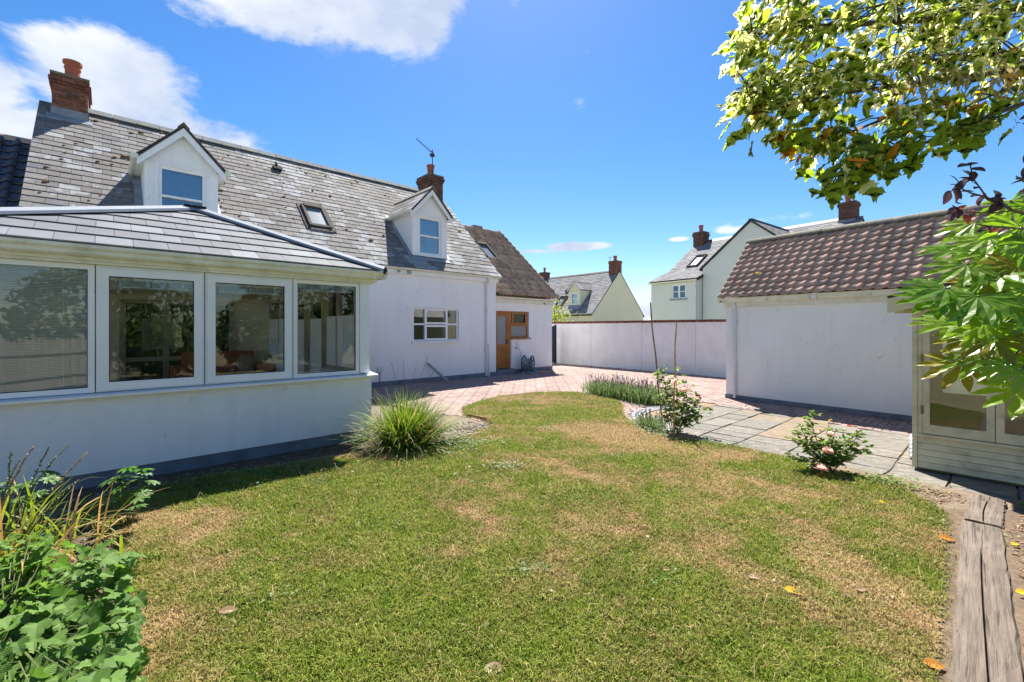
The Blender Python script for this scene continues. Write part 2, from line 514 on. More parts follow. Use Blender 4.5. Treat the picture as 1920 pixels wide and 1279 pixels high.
def grass_material(name, blade):
    """turf: green or parched by the attribute dry, which the mowing and drought of each spot set"""
    t = NT(name)
    d = t.node('ShaderNodeAttribute', attribute_name='dry').outputs['Fac']
    r = t.node('ShaderNodeAttribute', attribute_name='rnd').outputs['Fac']
    g = t.mix(r, (.105, .185, .010), (.32, .385, .055))
    b = t.mix(r, (.36, .235, .10), (.50, .36, .19))
    if not blade:
        g = t.mix(t.noise(t.pos(), 40, 5), (.045, .055, .012), (.10, .095, .028))
        b = t.mix(t.noise(t.pos(), 50, 6), (.15, .10, .05), (.33, .23, .125))
    c = t.mix(d, g, b)
    if blade:
        p = t.princ(c, .55, .25)
        tr = t.node('ShaderNodeBsdfTranslucent')
        t.l.new(c, tr.inputs['Color'])
        mx = t.n.new('ShaderNodeMixShader')
        mx.inputs[0].default_value = .38
        t.l.new(p, mx.inputs[1])
        t.l.new(tr.outputs[0], mx.inputs[2])
        MATS[name] = t.surf(mx.outputs[0])
    else:
        MATS[name] = t.surf(t.princ(c, .95, .1, 0, t.bump(t.noise(t.pos(), 90, 5), .8)))


grass_material('turf_blade', True)
grass_material('turf_ground', False)


# ------------------------------------------------------------------ mesh building
class MB:
    def __init__(s):
        s.v, s.f, s.mi, s.r = [], [], [], []
        s.cur, s.rv = 0, 0.0

    def add(s, vs, fs):
        o = len(s.v)
        s.v.extend(tuple(p) for p in vs)
        s.r.extend([s.rv] * len(vs))
        s.f.extend(tuple(i + o for i in f) for f in fs)
        s.mi.extend([s.cur] * len(fs))
        return s

    def box(s, x0, x1, y0, y1, z0, z1, M=None):
        vs = [(x, y, z) for z in (z0, z1) for y in (y0, y1) for x in (x0, x1)]
        if M is not None:
            vs = [M @ Vector(p) for p in vs]
        return s.add(vs, [(0, 2, 3, 1), (4, 5, 7, 6), (0, 1, 5, 4), (2, 6, 7, 3), (0, 4, 6, 2), (1, 3, 7, 5)])

    def prism(s, poly, d):
        """a planar polygon pushed along the vector d"""
        n = len(poly)
        d = Vector(d)
        vs = [Vector(p) for p in poly] + [Vector(p) + d for p in poly]
        fs = [tuple(range(n))[::-1], tuple(range(n, 2 * n))]
        fs += [(i, (i + 1) % n, n + (i + 1) % n, n + i) for i in range(n)]
        nrm = (vs[1] - vs[0]).cross(vs[2] - vs[1])
        if nrm.dot(d) < 0:
            fs = [f[::-1] for f in fs]
        return s.add(vs, fs)

    def bar(s, a, b, w, h, up=(0, 0, 1)):
        a, b = Vector(a), Vector(b)
        t = (b - a)
        L = t.length
        t.normalize()
        x = t.cross(Vector(up))
        if x.length < 1e-4:
            x = t.cross(Vector((1, 0, 0)))
        x.normalize()
        y = x.cross(t)
        vs = []
        for P in (a, b):
            for (i, j) in ((-1, -1), (1, -1), (1, 1), (-1, 1)):
                vs.append(P + x * (i * w / 2) + y * (j * h / 2))
        return s.add(vs, [(3, 2, 1, 0), (4, 5, 6, 7), (0, 1, 5, 4), (1, 2, 6, 5), (2, 3, 7, 6), (3, 0, 4, 7)])

    def tube(s, pts, rad, n=8, cap=True):
        pts = [Vector(p) for p in pts]
        k = len(pts)
        rads = rad if isinstance(rad, (list, tuple)) else [rad] * k
        vs, fs = [], []
        ref = Vector((.31, .17, .93)).normalized()
        for i, P in enumerate(pts):
            t = (pts[min(i + 1, k - 1)] - pts[max(i - 1, 0)]).normalized()
            x = t.cross(ref)
            if x.length < 1e-3:
                x = t.cross(Vector((1, 0, 0)))
            x.normalize()
            y = t.cross(x)
            for j in range(n):
                a = 2 * PI * j / n
                vs.append(P + (x * math.cos(a) + y * math.sin(a)) * rads[i])
        for i in range(k - 1):
            for j in range(n):
                a, b = i * n + j, i * n + (j + 1) % n
                fs.append((a, b, b + n, a + n))
        if cap:
            fs.append(tuple(range(n))[::-1])
            fs.append(tuple(range((k - 1) * n, k * n)))
        return s.add(vs, fs)

    def lathe(s, prof, n=16, c=(0, 0, 0)):
        vs, fs = [], []
        for (r, z) in prof:
            for j in range(n):
                a = 2 * PI * j / n
                vs.append((c[0] + r * math.cos(a), c[1] + r * math.sin(a), c[2] + z))
        for i in range(len(prof) - 1):
            for j in range(n):
                a, b = i * n + j, i * n + (j + 1) % n
                fs.append((a, b, b + n, a + n))
        fs.append(tuple(range(n))[::-1])
        fs.append(tuple(range((len(prof) - 1) * n, len(prof) * n)))
        return s.add(vs, fs)

    def mesh(s, me, M, rv=None):
        """append another mesh's polygons placed by matrix M"""
        vs, fs, mi = me
        o = len(s.v)
        s.v.extend(tuple(M @ Vector(p)) for p in vs)
        s.r.extend([s.rv if rv is None else rv] * len(vs))
        s.f.extend(tuple(i + o for i in f) for f in fs)
        s.mi.extend(mi)
        return s

    def data(s, name, mats, smooth=False):
        me = bpy.data.meshes.new(name)
        me.from_pydata(s.v, [], s.f)
        for m in ([mats] if isinstance(mats, str) else mats):
            me.materials.append(MATS[m])
        if any(s.mi):
            me.polygons.foreach_set('material_index', s.mi)
        if any(s.r):
            a = me.attributes.new('rnd', 'FLOAT', 'POINT')
            a.data.foreach_set('value', s.r)
        if smooth:
            me.polygons.foreach_set('use_smooth', [True] * len(s.f))
        me.update()
        return me

    def build(s, name, mats, parent=None, smooth=False, **kw):
        o = bpy.data.objects.new(name, s.data(name, mats, smooth))
        COL.objects.link(o)
        if parent is not None:
            o.parent = parent
        tag(o, **kw)
        return o


def tag(o, label=None, cat=None, group=None, kind=None):
    for k, v in (('label', label), ('category', cat), ('group', group), ('kind', kind)):
        if v:
            o[k] = v
    return o


def thing(name, label, cat, loc=(0, 0, 0), rz=0., group=None):
    o = bpy.data.objects.new(name, None)
    o.empty_display_size = .2
    COL.objects.link(o)
    o.location = loc
    o.rotation_euler = (0, 0, rz)
    return tag(o, label, cat, group)


def inst(name, me, parent, M):
    o = bpy.data.objects.new(name, me)
    COL.objects.link(o)
    if parent is not None:
        o.parent = parent
    o.matrix_local = M
    return o


def box(name, m, parent, *b, **kw):
    return MB().box(*b).build(name, m, parent, **kw)


def basis(o, x, y, z):
    M = Matrix.Identity(4)
    for i, c in enumerate((x, y, z, o)):
        for j in range(3):
            M[j][i] = c[j]
    return M


def holes_wall(mb, x0, x1, z0, z1, y0, y1, holes):
    """a wall slab in x and z with rectangular openings (x0, x1, z0, z1)"""
    xs = sorted({x0, x1, *[h[0] for h in holes], *[h[1] for h in holes]})
    for i in range(len(xs) - 1):
        a, b = xs[i], xs[i + 1]
        m = (a + b) / 2
        cut = sorted((h[2], h[3]) for h in holes if h[0] < m < h[1])
        z = z0
        for (c, d) in cut:
            if c > z + 1e-4:
                mb.box(a, b, y0, y1, z, c)
            z = d
        if z1 > z + 1e-4:
            mb.box(a, b, y0, y1, z, z1)
    return mb


# frames: origin, angle; the house looks along its own -y towards the garden
H_O, H_A = (-.53, 14.65), math.atan2(.676, .737)
G_O, G_A = (4.79, 9.9), math.atan2(-.797, .6035)
S_O, S_A = (4.43, 4.89), math.atan2(-.737, .676)
R_O, R_A = (10.9, 20.2), math.atan2(-.797, .6035)


def to_world(fr, ang, x, y, z=0):
    c, s = math.cos(ang), math.sin(ang)
    return Vector((fr[0] + c * x - s * y, fr[1] + s * x + c * y, z))


def proj(p):
    """where a world point falls in the photograph's pixels; only used to choose which pieces are large enough to be objects"""
    if p[1] < .05:
        return None
    return (960 + 830 * p[0] / p[1], 616 - 830 * (p[2] - CAM_H) / p[1])


# ------------------------------------------------------------------ slates and tiles
def slate_data(w, l, t, m, name='slate'):
    mb = MB()
    mb.add([(0, 0, 0), (w, 0, 0), (w, l, 0), (0, l, 0), (.002, 0, t), (w - .002, 0, t), (w - .002, l, t * .6), (.002, l, t * .6)],
           [(0, 3, 2, 1), (4, 5, 6, 7), (0, 1, 5, 4), (1, 2, 6, 5), (2, 3, 7, 6), (3, 0, 4, 7)])
    return mb, mb.data(name, m)


def slate_field(part, o, u, s, width, length, gauge, w, t, m, keep=None, score=None, nmax=0, name='slate', seed=1, tilt=.035, gap=.004, wobble=.004, phase=0.):
    """courses of slates on the plane o + x*u + y*s; the nmax with the best score are objects, the rest one mesh"""
    rg = random.Random(seed)
    o, u, s = Vector(o), Vector(u).normalized(), Vector(s).normalized()
    nn = u.cross(s)
    mb, me = slate_data(w - gap, gauge * 1.18, t, m, name)
    poly = (mb.v, mb.f, mb.mi)
    todo = []
    rows = int(math.ceil(length / gauge - .15))
    for r in range(rows):
        x = -w * ((r % 2) * .5 + phase)
        while x < width - .01:
            a, b = max(x, 0), min(x + w, width)
            if b - a > .05:
                y = r * gauge
                c = o + u * ((a + b) / 2) + s * (y + gauge / 2)
                if keep is None or keep((a + b) / 2, y + gauge / 2):
                    sc = (b - a) / w
                    ys = min(1., (length - y) / (gauge * 1.18) + .001)
                    tl = tilt + rg.uniform(-.006, .010)
                    s2 = (s * math.cos(tl) - nn * math.sin(tl)).normalized()
                    n2 = u.cross(s2)
                    rt = rg.uniform(-wobble, wobble)
                    u2 = (u + s2 * rt).normalized()
                    M = basis(o + u * a + s * (y + rg.uniform(-.004, .004)) + nn * (gauge * tilt * 1.18 + rg.uniform(0, .004)), u2 * sc, s2 * ys, n2)
                    todo.append((score(c) if score else 0, M))
            x += w
    todo.sort(key=lambda q: -q[0])
    rest = MB()
    for k, (sc, M) in enumerate(todo):
        if k < nmax and sc > 0:
            inst(name, me, part, M)
        else:
            rest.mesh(poly, M, rg.random())
    if rest.v:
        rest.build('roof_slating' if 'slate' in name else 'roof_tiling', m, part, kind='stuff')


def pantile_data(w, l, m, amp=.028, t=.014, name='pantile'):
    """one S-shaped clay tile: a broad trough and a round roll on its right hand edge"""
    prof = []
    for i in range(9):
        x = i / 8
        z = amp * (1.15 * math.exp(-((x - .80) / .17) ** 2) - .42 * math.sin(PI * min(1, x / .62)) ** 1 * (x < .62))
        prof.append((x * w * 1.06, z))
    n = len(prof)
    vs = [(x, 0, z + t) for x, z in prof] + [(x, l, z + t * .8) for x, z in prof] + [(x, 0, z) for x, z in prof] + [(x, l, z) for x, z in prof]
    fs = []
    for i in range(n - 1):
        fs += [(i, i + 1, n + i + 1, n + i), (2 * n + i, 2 * n + i + 1, i + 1, i), (3 * n + i, 3 * n + i + 1, 2 * n + i + 1, 2 * n + i)]
    fs += [(2 * n, 0, n, 3 * n), (n - 1, 3 * n - 1, 4 * n - 1, 2 * n - 1)]
    mb = MB().add(vs, fs)
    me = mb.data(name, m)
    sm = [True] * len(fs)
    me.polygons.foreach_set('use_smooth', sm)
    return mb, me


def pantile_field(part, o, u, s, cols, rows, w, gauge, m, individual=True, seed=2, amp=.028, keep=None, t=.014, lift=.035, steep=.085):
    rg = random.Random(seed)
    o, u, s = Vector(o), Vector(u).normalized(), Vector(s).normalized()
    nn = u.cross(s)
    mb, me = pantile_data(w, gauge * 1.16, m, amp, t)
    poly = (mb.v, mb.f, mb.mi)
    rest = MB()
    for r in range(rows):
        for c in range(cols):
            if keep and not keep((c + .5) * w, (r + .5) * gauge):
                continue
            tl = steep + rg.uniform(-.012, .018)
            s2 = (s * math.cos(tl) - nn * math.sin(tl)).normalized()
            u2 = (u + s2 * rg.uniform(-.015, .015)).normalized()
            M = basis(o + u * (c * w) + s * (r * gauge + rg.uniform(-.006, .006)) + nn * (lift + rg.uniform(-.002, .004)), u2, s2, u2.cross(s2))
            if individual:
                inst('pantile', me, part, M)
            else:
                rest.mesh(poly, M, rg.random())
    if rest.v:
        rest.build('roof_tiling', m, part, kind='stuff')


def chimney(parent, x0, x1, y0, y1, z0, zb, z1, bm='red_brick', each=False, pot=(.5, .5), pot_r=.14, pot_h=.38, seed=3, corbel=3, lead_h=.22, slope=.956, ridge_y=0., ridge_z=0.):
    """a stack from z0 (hidden) with bricks from zb up to z1; bricks as objects when each is set"""
    rg = random.Random(seed)
    core = box('chimney', 'mortar', parent, x0 + .016, x1 - .016, y0 + .016, y1 - .016, z0, z1 - .02)
    bh, bl, bt = .065, .215, .075
    rest = MB()
    bme = {}
    n = int(round((z1 - zb) / .075))
    for k in range(n):
        z = zb + k * .075
        out = 0.028 * max(0, min(2, k - (n - corbel) + 1)) if k < n - 1 else .028
        X0, X1, Y0, Y1 = x0 - out, x1 + out, y0 - out, y1 + out
        for face in range(4):
            L = (X1 - X0) if face in (0, 2) else (Y1 - Y0)
            a = -(.11 if (k + face) % 2 else 0)
            while a < L - .02:
                p, q = max(a, 0), min(a + bl, L)
                a += bl + .01
                if q - p < .03:
                    continue
                d = rg.uniform(-.003, .004)
                if face == 0:
                    b = (X0 + p, X0 + q, Y0 - d, Y0 + .09)
                elif face == 2:
                    b = (X0 + p, X0 + q, Y1 - .09, Y1 + d)
                elif face == 1:
                    b = (X1 - .09, X1 + d, Y0 + p, Y0 + q)
                else:
                    b = (X0 - d, X0 + .09, Y0 + p, Y0 + q)
                if face in (1, 3):
                    b = (b[0], b[1], max(b[2], Y0 + .092), min(b[3], Y1 - .092))
                    if b[3] - b[2] < .03:
                        continue
                if each and face in (0, 1):
                    w, dd = round(b[1] - b[0], 2), round(b[3] - b[2], 2)
                    if (w, dd) not in bme:
                        bme[(w, dd)] = MB().box(0, w, 0, dd, 0, bh).data('brick', bm)
                    inst('brick', bme[(w, dd)], core, Matrix.Translation((b[0], b[2], z)))
                else:
                    rest.rv = rg.random()
                    rest.box(*b, z, z + bh)
    if rest.v:
        rest.build('brickwork', bm, core, kind='stuff')
    MB().box(x0 - .03, x1 + .03, y0 - .03, y1 + .03, z1 - .012, z1 + .035).build('capping', 'lichen_cap', core)
    px, py = x0 + (x1 - x0) * pot[0], y0 + (y1 - y0) * pot[1]
    pr = pot_r
    MB().lathe([(pr * .95, 0), (pr * .95, .05), (pr * .88, .06), (pr * .86, pot_h * .55), (pr * .98, pot_h * .6), (pr * .98, pot_h * .68), (pr * .88, pot_h * .72),
                (pr * .92, pot_h * .82), (pr * 1.12, pot_h * .86), (pr * 1.12, pot_h), (pr * .8, pot_h), (pr * .8, pot_h - .1)], 18, (px, py, z1 + .03)).build('chimney_pot', 'terracotta', core, smooth=False)
    # lead flashing: an apron in front, stepped sides
    f = MB()
    e = .02
    f.box(x0 - e, x1 + e, y0 - e, y0 - .001, zb - .55, zb + .0)
    f.prism([(x0 - .08, y0 - .022, zb - lead_h + .05), (x0 - .08, y0 - .16, zb - lead_h - .08), (x0 - .08, y0 - .16, zb - lead_h - .1), (x0 - .08, y0 - .022, zb - lead_h)], (x1 - x0 + .16, 0, 0))
    f.box(x1 + .001, x1 + e, y0 - e, y1 + e, zb - .55, zb + .0)
    f.box(x0 - e, x0 - .001, y0 - e, y1 + e, zb - .55, zb + .0)
    f.build('flashing', 'lead', core)
    return core


def sash_window(parent, x0, x1, z0, z1, y, m='upvc', split=.5, pane='sky_pane', fw=.07, depth=.07, sill=True, name='window', low_pane=None, blind=None):
    """a frame set in the plane y with an upper and a lower light"""
    f = MB()
    f.box(x0, x0 + fw, y, y + depth, z0, z1).box(x1 - fw, x1, y, y + depth, z0, z1)
    f.box(x0 + fw, x1 - fw, y, y + depth, z1 - fw, z1).box(x0 + fw, x1 - fw, y, y + depth, z0, z0 + fw)
    w = f.build(name, m, parent)
    zm = z0 + (z1 - z0) * split
    MB().box(x0 + fw * .7, x1 - fw * .7, y - .02, y + .03, zm - .022, zm + .022).build('meeting_rail', m, w)
    a, b = x0 + fw, x1 - fw
    for (p, q, mm) in ((z0 + fw, zm - .02, low_pane or pane), (zm + .02, z1 - fw, pane)):
        MB().box(a, b, y + .035, y + .045, p, q).build('pane', mm, w)
    if sill:
        MB().box(x0 - .05, x1 + .05, y - .07, y + .03, z0 - .045, z0 - .002).build('sill', m, w)
    return w


# ------------------------------------------------------------------ ground
def sheet(name, pts, z, m, kind='structure'):
    me = MB().add([(x, y, z) for x, y in pts], [tuple(range(len(pts)))])
    return me.build(name, m, kind=kind)


sheet('ground', [(-300, -300), (300, -300), (300, 400), (-300, 400)], -.14, 'far_ground')

# ------------------------------------------------------------------ the white house
house = thing('white_house', 'long white rendered house with mossy slate roof, two gabled dormers and lower tiled wing', 'house', (*H_O, 0), H_A)
HS = .956


def roof_z(b):
    return 3.25 + HS * (b + .2)


w = MB()
holes_wall(w, -10.4, -.3, .12, 3.2, 0, .3, [(-3.08, -1.5, 1.18, 2.15)])
for x in (-.3, -10.4):
    w.prism([(x, .002 if x > -5 else .302, .12), (x, 6.84, .12), (x, 6.84, 3.2), (x, 3.42, 6.62), (x, .2, 3.56), (x, .002 if x > -5 else .302, 3.36)], (.3, 0, 0))
w.box(-10.1, -.3, 6.5, 6.8, .12, 3.2)
w.build('wall', 'white_render', house)
MB().box(-10.4, .01, -.022, .28, -.1, .12).build('plinth', 'plinth_paint', house)

deck = MB()
deck.prism([(-10.6, -.06, roof_z(-.06) - .015), (-10.6, 3.42, roof_z(3.42) - .02), (-10.6, 7.04, 3.235), (-10.6, 7.04, 3.13), (-10.6, 3.42, roof_z(3.42) - .13), (-10.6, -.06, roof_z(-.06) - .09)], (10.66, 0, 0))
roof = deck.build('roof', 'roof_deck', house)


def house_score(c):
    p = to_world(H_O, H_A, c[0], c[1], c[2])
    q = proj(p)
    if q is None or q[0] < -10 or q[0] > 940:
        return 0
    lim = 408 if q[0] < 380 else (397 + (q[0] - 380) * .335 if q[0] < 705 else 560)
    return 1 / (p.length ** 2) if q[1] < lim else 0


DORMERS = [(-8.95, -7.72), (-2.98, -1.78)]


def keep_slate(x, y):
    a, b = -10.62 + x, -.22 + .724 * y
    if -10.3 < a < -9.95 and b > 3.2:
        return False
    return not any(p + .1 < a < q - .1 and .35 < b < 1.3 for p, q in DORMERS)


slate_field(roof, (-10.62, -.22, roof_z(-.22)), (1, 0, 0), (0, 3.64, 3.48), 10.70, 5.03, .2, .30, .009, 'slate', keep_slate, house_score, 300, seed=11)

rt = MB().prism([(0, -.17, -.145), (0, 0, .0), (0, .17, -.145), (0, .17, -.12), (0, .02, .028), (0, -.02, .028), (0, -.17, -.12)], (.44, 0, 0)).data('ridge_tile', 'grey_ridge')
k = 0
x = -9.84
while x < -.62:
    inst('ridge_tile', rt, roof, Matrix.Translation((x, 3.42, roof_z(3.42) + .045 + random.uniform(-.006, .006))))
    x += .45

# moss cushions that grow on the slates
ms = MB()
for (px_n) in range(150):
    a, b = random.uniform(-10.4, -.2), random.uniform(.1, 3.3)
    if a > -5 and random.random() < .35:
        continue
    if any(p - .15 < a < q + .15 and b < 2.6 for p, q in DORMERS):
        continue
    r = random.choice((.014, .018, .022, .028, .036)) * random.uniform(.7, 1.2)
    c = Vector((a, b, roof_z(b) + .03))
    L = random.uniform(1.0, 2.6)
    n = 7
    ring = [(c.x + r * L * math.cos(2 * PI * i / n) * random.uniform(.7, 1.2), c.y + .72 * r * math.sin(2 * PI * i / n), c.z + .69 * r * math.sin(2 * PI * i / n) - .012) for i in range(n)]
    top = [(c.x + (p[0] - c.x) * .55, c.y + (p[1] - c.y) * .6 - .69 * r * .9, c.z + (p[2] - c.z) * .6 + .724 * r * .9) for p in ring]
    ms.rv = random.random()
    ms.add(ring + top, [(i, (i + 1) % n, n + (i + 1) % n, n + i) for i in range(n)] + [tuple(range(n, 2 * n))])
ms.build('moss', 'moss', roof, kind='stuff')

# eaves: fascia and gutter
def gutter(parent, x0, x1, y, z, r=.055, m='aged_upvc', lip=True, name='gutter'):
    pr = [(x0, y + r * math.cos(PI + PI * i / 8), z + r * math.sin(PI + PI * i / 8)) for i in range(9)]
    pr += [(x0, y + (r - .006), z), (x0, y + (r - .006) * math.cos(-PI * .3), z + (r - .006) * math.sin(-PI * .3)), (x0, y, z - r + .008), (x0, y + (r - .006) * math.cos(-PI * .7), z + (r - .006) * math.sin(-PI * .7)), (x0, y - (r - .006), z)]
    return MB().prism(pr, (x1 - x0, 0, 0)).build(name, m, parent)


def pipe(parent, pts, r=.034, m='pipe_plastic', clips=(), name='downpipe', back=.06):
    mb = MB().tube(pts, r, 12)
    for (x, y, z) in clips:
        mb.box(x - r * 1.5, x + r * 1.5, y - r * .4, y + back, z - .02, z + .02)
    return mb.build(name, m, parent)


box('fascia', 'upvc', house, -10.5, .02, -.10, -.003, 3.06, 3.2)
gutter(house, -10.5, .05, -.165, 3.225)
pipe(house, [(-.44, -.165, 3.2), (-.44, -.165, 3.1), (-.44, -.05, 2.95), (-.44, -.045, .02)], .036, clips=[(-.44, -.045, 2.3), (-.44, -.045, .85)])
pipe(house, [(-.36, -.05, 1.05), (-.345, -.055, -.04)], .03, name='waste_pipe')
pipe(house, [(-2.62, -.01, .53), (-2.60, -.06, .50), (-2.2, -.42, .02)], .04, 'grey_pipe', name='drain_pipe')
f = MB().box(-4.18, -4.03, -.06, -.002, .39, .51).build('socket_box', 'pipe_plastic', house)
MB().tube([(-4.1, -.02, .39), (-4.11, -.02, .02)], .009, 6).build('cable', 'black_metal', house)
for xx, rr in ((-3.6, .035), (-3.28, .055)):
    MB().tube([(xx, -.10, 3.13), (xx, -.16, 3.11)], rr, 12).build('vent_cover', 'grey_pipe', house)


# dormers
def dormer(parent, a0, a1, yf, zb, ze, zp, slope_z, wall_m, roof_m, trim_m='upvc', over=.14, blind=None, split=.5, win=(.21, .06), fine=True, lead='lead'):
    """a gabled dormer: cheeks, gable face with window, slated roof, bargeboards, gutters; slope_z(y) is the main roof"""
    inv = lambda z: yf + (z - slope_z(yf)) / (slope_z(yf + 1) - slope_z(yf))
    ac = (a0 + a1) / 2
    wx0, wx1 = a0 + win[0], a1 - win[0]
    wz0, wz1 = zb + win[1], zb + win[1] + min(1.13, (ze - zb) - .12)
    wz1 = min(wz1, ze - .06)
    d = MB()
    holes_wall(d, a0, a1, zb - .25, ze, yf, yf + .1, [(wx0, wx1, wz0, wz1)])
    d.prism([(a0, yf, ze + .0005), (a1, yf, ze + .0005), (ac, yf, zp - .06)], (0, .1, 0))
    for x in (a0, a1 - .08):
        d.prism([(x, yf + .1005, slope_z(yf + .1) - .1), (x, yf + .1005, ze), (x, inv(ze) + .1, ze)], (.08, 0, 0))
    body = d.build('dormer', wall_m, parent)
    # roof planes
    ov = .12
    ex0, ex1 = a0 - ov, a1 + ov
    zed = ze - .02 - .0
    dk = MB()
    for (xe) in (ex0, ex1):
        pl = [(xe, yf - over, zed), (ac, yf - over, zp), (ac, inv(zp) + .12, zp), (xe, inv(zed) + .12, zed)]
        dk.prism(pl, (0, 0, -.05))
    dk.build('dormer_roof', 'roof_deck', body)
    sl = MB()
    rg = random.Random(int(abs(a0) * 100))
    n = 5
    for sgn in (0, 1):
        xe = ex0 - .02 if sgn == 0 else ex1 + .02
        for r in range(n):
            t0, t1 = r / n, min(1, (r + 1.12) / n)
            za, zc = zed + (zp - zed) * t0 + .022, zed + (zp - zed) * t1 + .012
            xa, xc = xe + (ac - xe) * t0, xe + (ac - xe) * t1
            yb = inv((za + zc) / 2)
            y = yf - over - .015 - (.12 if r % 2 else 0)
            while y < yb - .02:
                p, q = max(y, yf - over - .015), min(y + .245, yb + .05)
                y += .25
                if q - p < .03:
                    continue
                sl.rv = rg.random()
                sl.prism([(xa, p, za), (xc, p, zc), (xc, q, zc), (xa, q, za)], (0, 0, -.014))
    sl.build('roof_slating', roof_m, body, kind='stuff')
    rb = MB()
    rb.prism([(ac - .10, yf - over - .02, zp - .075), (ac, yf - over - .02, zp + .04), (ac + .10, yf - over - .02, zp - .075), (ac + .10, yf - over - .02, zp - .05), (ac, yf - over - .02, zp + .065), (ac - .10, yf - over - .02, zp - .05)], (0, inv(zp) - yf + over, 0))
    rb.build('ridge_tile', 'ridge_stone', body)
    # bargeboards
    for xe in (ex0, ex1):
        MB().prism([(xe, yf - over + .01, zed - .005), (xe, yf - over + .01, zed - .19), (ac, yf - over + .01, zp - .21), (ac, yf - over + .01, zp - .02)], (0, .025, 0)).build('bargeboard', trim_m, body)
    if fine:
        for xe, sg in ((ex0, -1), (ex1, 1)):
            g = MB()
            x = xe + sg * .035
            yb = inv(zed)
            g.prism([(x - .055, yf - over - .03, zed + .01), (x - .05, yf - over - .03, zed - .05), (x - .02, yf - over - .03, zed - .075), (x + .02, yf - over - .03, zed - .075), (x + .05, yf - over - .03, zed - .05), (x + .055, yf - over - .03, zed + .01)], (0, yb - yf + over, 0))
            g.build('dormer_gutter', 'aged_upvc', body)
            MB().box(min(xe, xe - sg * ov), max(xe, xe - sg * ov), yf - over + .04, yb + .1, zed - .075, zed - .055).build('soffit', trim_m, body)
            # lead soakers down each cheek
            nx = a0 if sg < 0 else a1
            L = MB()
            L.prism([(nx, yf - .05, slope_z(yf - .05) + .03), (nx + sg * .13, yf - .05, slope_z(yf - .05) + .03), (nx + sg * .13, yb + .1, slope_z(yb + .1) + .03), (nx, yb + .1, slope_z(yb + .1) + .03)], (0, 0, .006))
            L.build('lead_soaker', lead, body)
    ap = MB()
    ap.prism([(a0 - .02, yf - .012, zb + .0), (a0 - .02, yf - .012, zb - .07), (a0 - .02, yf - .17, slope_z(yf - .17) + .035), (a0 - .02, yf - .155, slope_z(yf - .17) + .055)], (a1 - a0 + .04, 0, 0))
    ap.build('lead_apron', lead, body)
    # window
    fr = MB()
    fw, y = .065, yf + .03
    fr.box(wx0, wx0 + fw, y, y + .06, wz0, wz1).box(wx1 - fw, wx1, y, y + .06, wz0, wz1)
    fr.box(wx0 + fw, wx1 - fw, y, y + .06, wz1 - fw, wz1).box(wx0 + fw, wx1 - fw, y, y + .06, wz0, wz0 + fw)
    zm = wz0 + (wz1 - wz0) * split
    fr.box(wx0 + fw * .6, wx1 - fw * .6, y - .025, y + .03, zm - .025, zm + .02)
    fr.box(wx0 - .05, wx0 - .001, yf - .012, yf - .001, wz0, wz1 + .05).box(wx1 + .001, wx1 + .05, yf - .012, yf - .001, wz0, wz1 + .05).box(wx0, wx1, yf - .012, yf - .001, wz1 + .001, wz1 + .05)
    fr.build('window_frame', trim_m, body)
    for p, q in ((wz0 + fw, zm - .025), (zm + .02, wz1 - fw)):
        MB().box(wx0 + fw, wx1 - fw, y + .03, y + .036, p, q).build('pane', 'sky_glass', body)
    MB().box(wx0 - .06, wx1 + .06, yf - .05, yf + .03, wz0 - .05, wz0 - .003).build('window_sill', trim_m, body)
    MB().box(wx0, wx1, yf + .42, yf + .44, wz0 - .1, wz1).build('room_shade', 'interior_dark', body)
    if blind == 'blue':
        MB().box(wx0 + fw, wx1 - fw, y + .10, y + .105, zm + .06, wz1 - fw).build('blind', 'blind_sky_tint', body)
    if blind == 'shutter':
        sh = MB()
        for (p, q) in ((wx0 + fw + .01, ac - .025), (ac + .025, wx1 - fw - .01)):
            for i in range(11):
                z = wz0 + fw + .02 + i * .042
                if z < zm - .03:
                    sh.bar((p, y + .09, z), (q, y + .09, z), .03, .006, (0, .6, 1))
        sh.box(ac - .022, ac + .022, y + .08, y + .1, wz0 + fw, zm)
        sh.build('shutter', 'blind_white', body, kind='stuff')
        MB().box(wx0 + fw, wx1 - fw, y + .16, y + .165, zm, wz1 - fw).build('blind', 'blind_white', body)
    return body


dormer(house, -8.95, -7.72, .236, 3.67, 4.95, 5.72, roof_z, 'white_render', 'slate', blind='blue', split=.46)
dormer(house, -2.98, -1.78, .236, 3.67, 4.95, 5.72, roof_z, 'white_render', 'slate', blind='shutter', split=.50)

chimney(house, -10.40, -9.82, 3.0, 4.05, 5.4, 6.50, 7.25, each=True, pot=(.55, .25), pot_r=.15, pot_h=.42)
chimney(house, -.62, -.02, 3.1, 3.95, 5.8, 6.42, 7.32, bm='sooty_brick', pot=(.4, .35), pot_r=.14, pot_h=.42, seed=5)


def skylight(parent, o, u, s, w, l, pane='rooflight_pane', h=.085, fm='rooflight_frame'):
    u, s = Vector(u).normalized(), Vector(s).normalized()
    M = basis(Vector(o), u, s, u.cross(s))
    f = MB()
    f.box(0, .07, 0, l, 0, h, M).box(w - .07, w, 0, l, 0, h, M).box(.07, w - .07, 0, .09, 0, h * .85, M).box(.07, w - .07, l - .13, l, 0, h * 1.25, M)
    f.box(-.09, 0, -.12, l + .05, .028, .038, M).box(w, w + .09, -.12, l + .05, .028, .038, M).box(0, w, -.16, 0, .03, .042, M)
    k = f.build('skylight', fm, parent)
    MB().box(.07, w - .07, .09, l - .13, h * .4, h * .5, M).build('pane', pane, k)
    return k


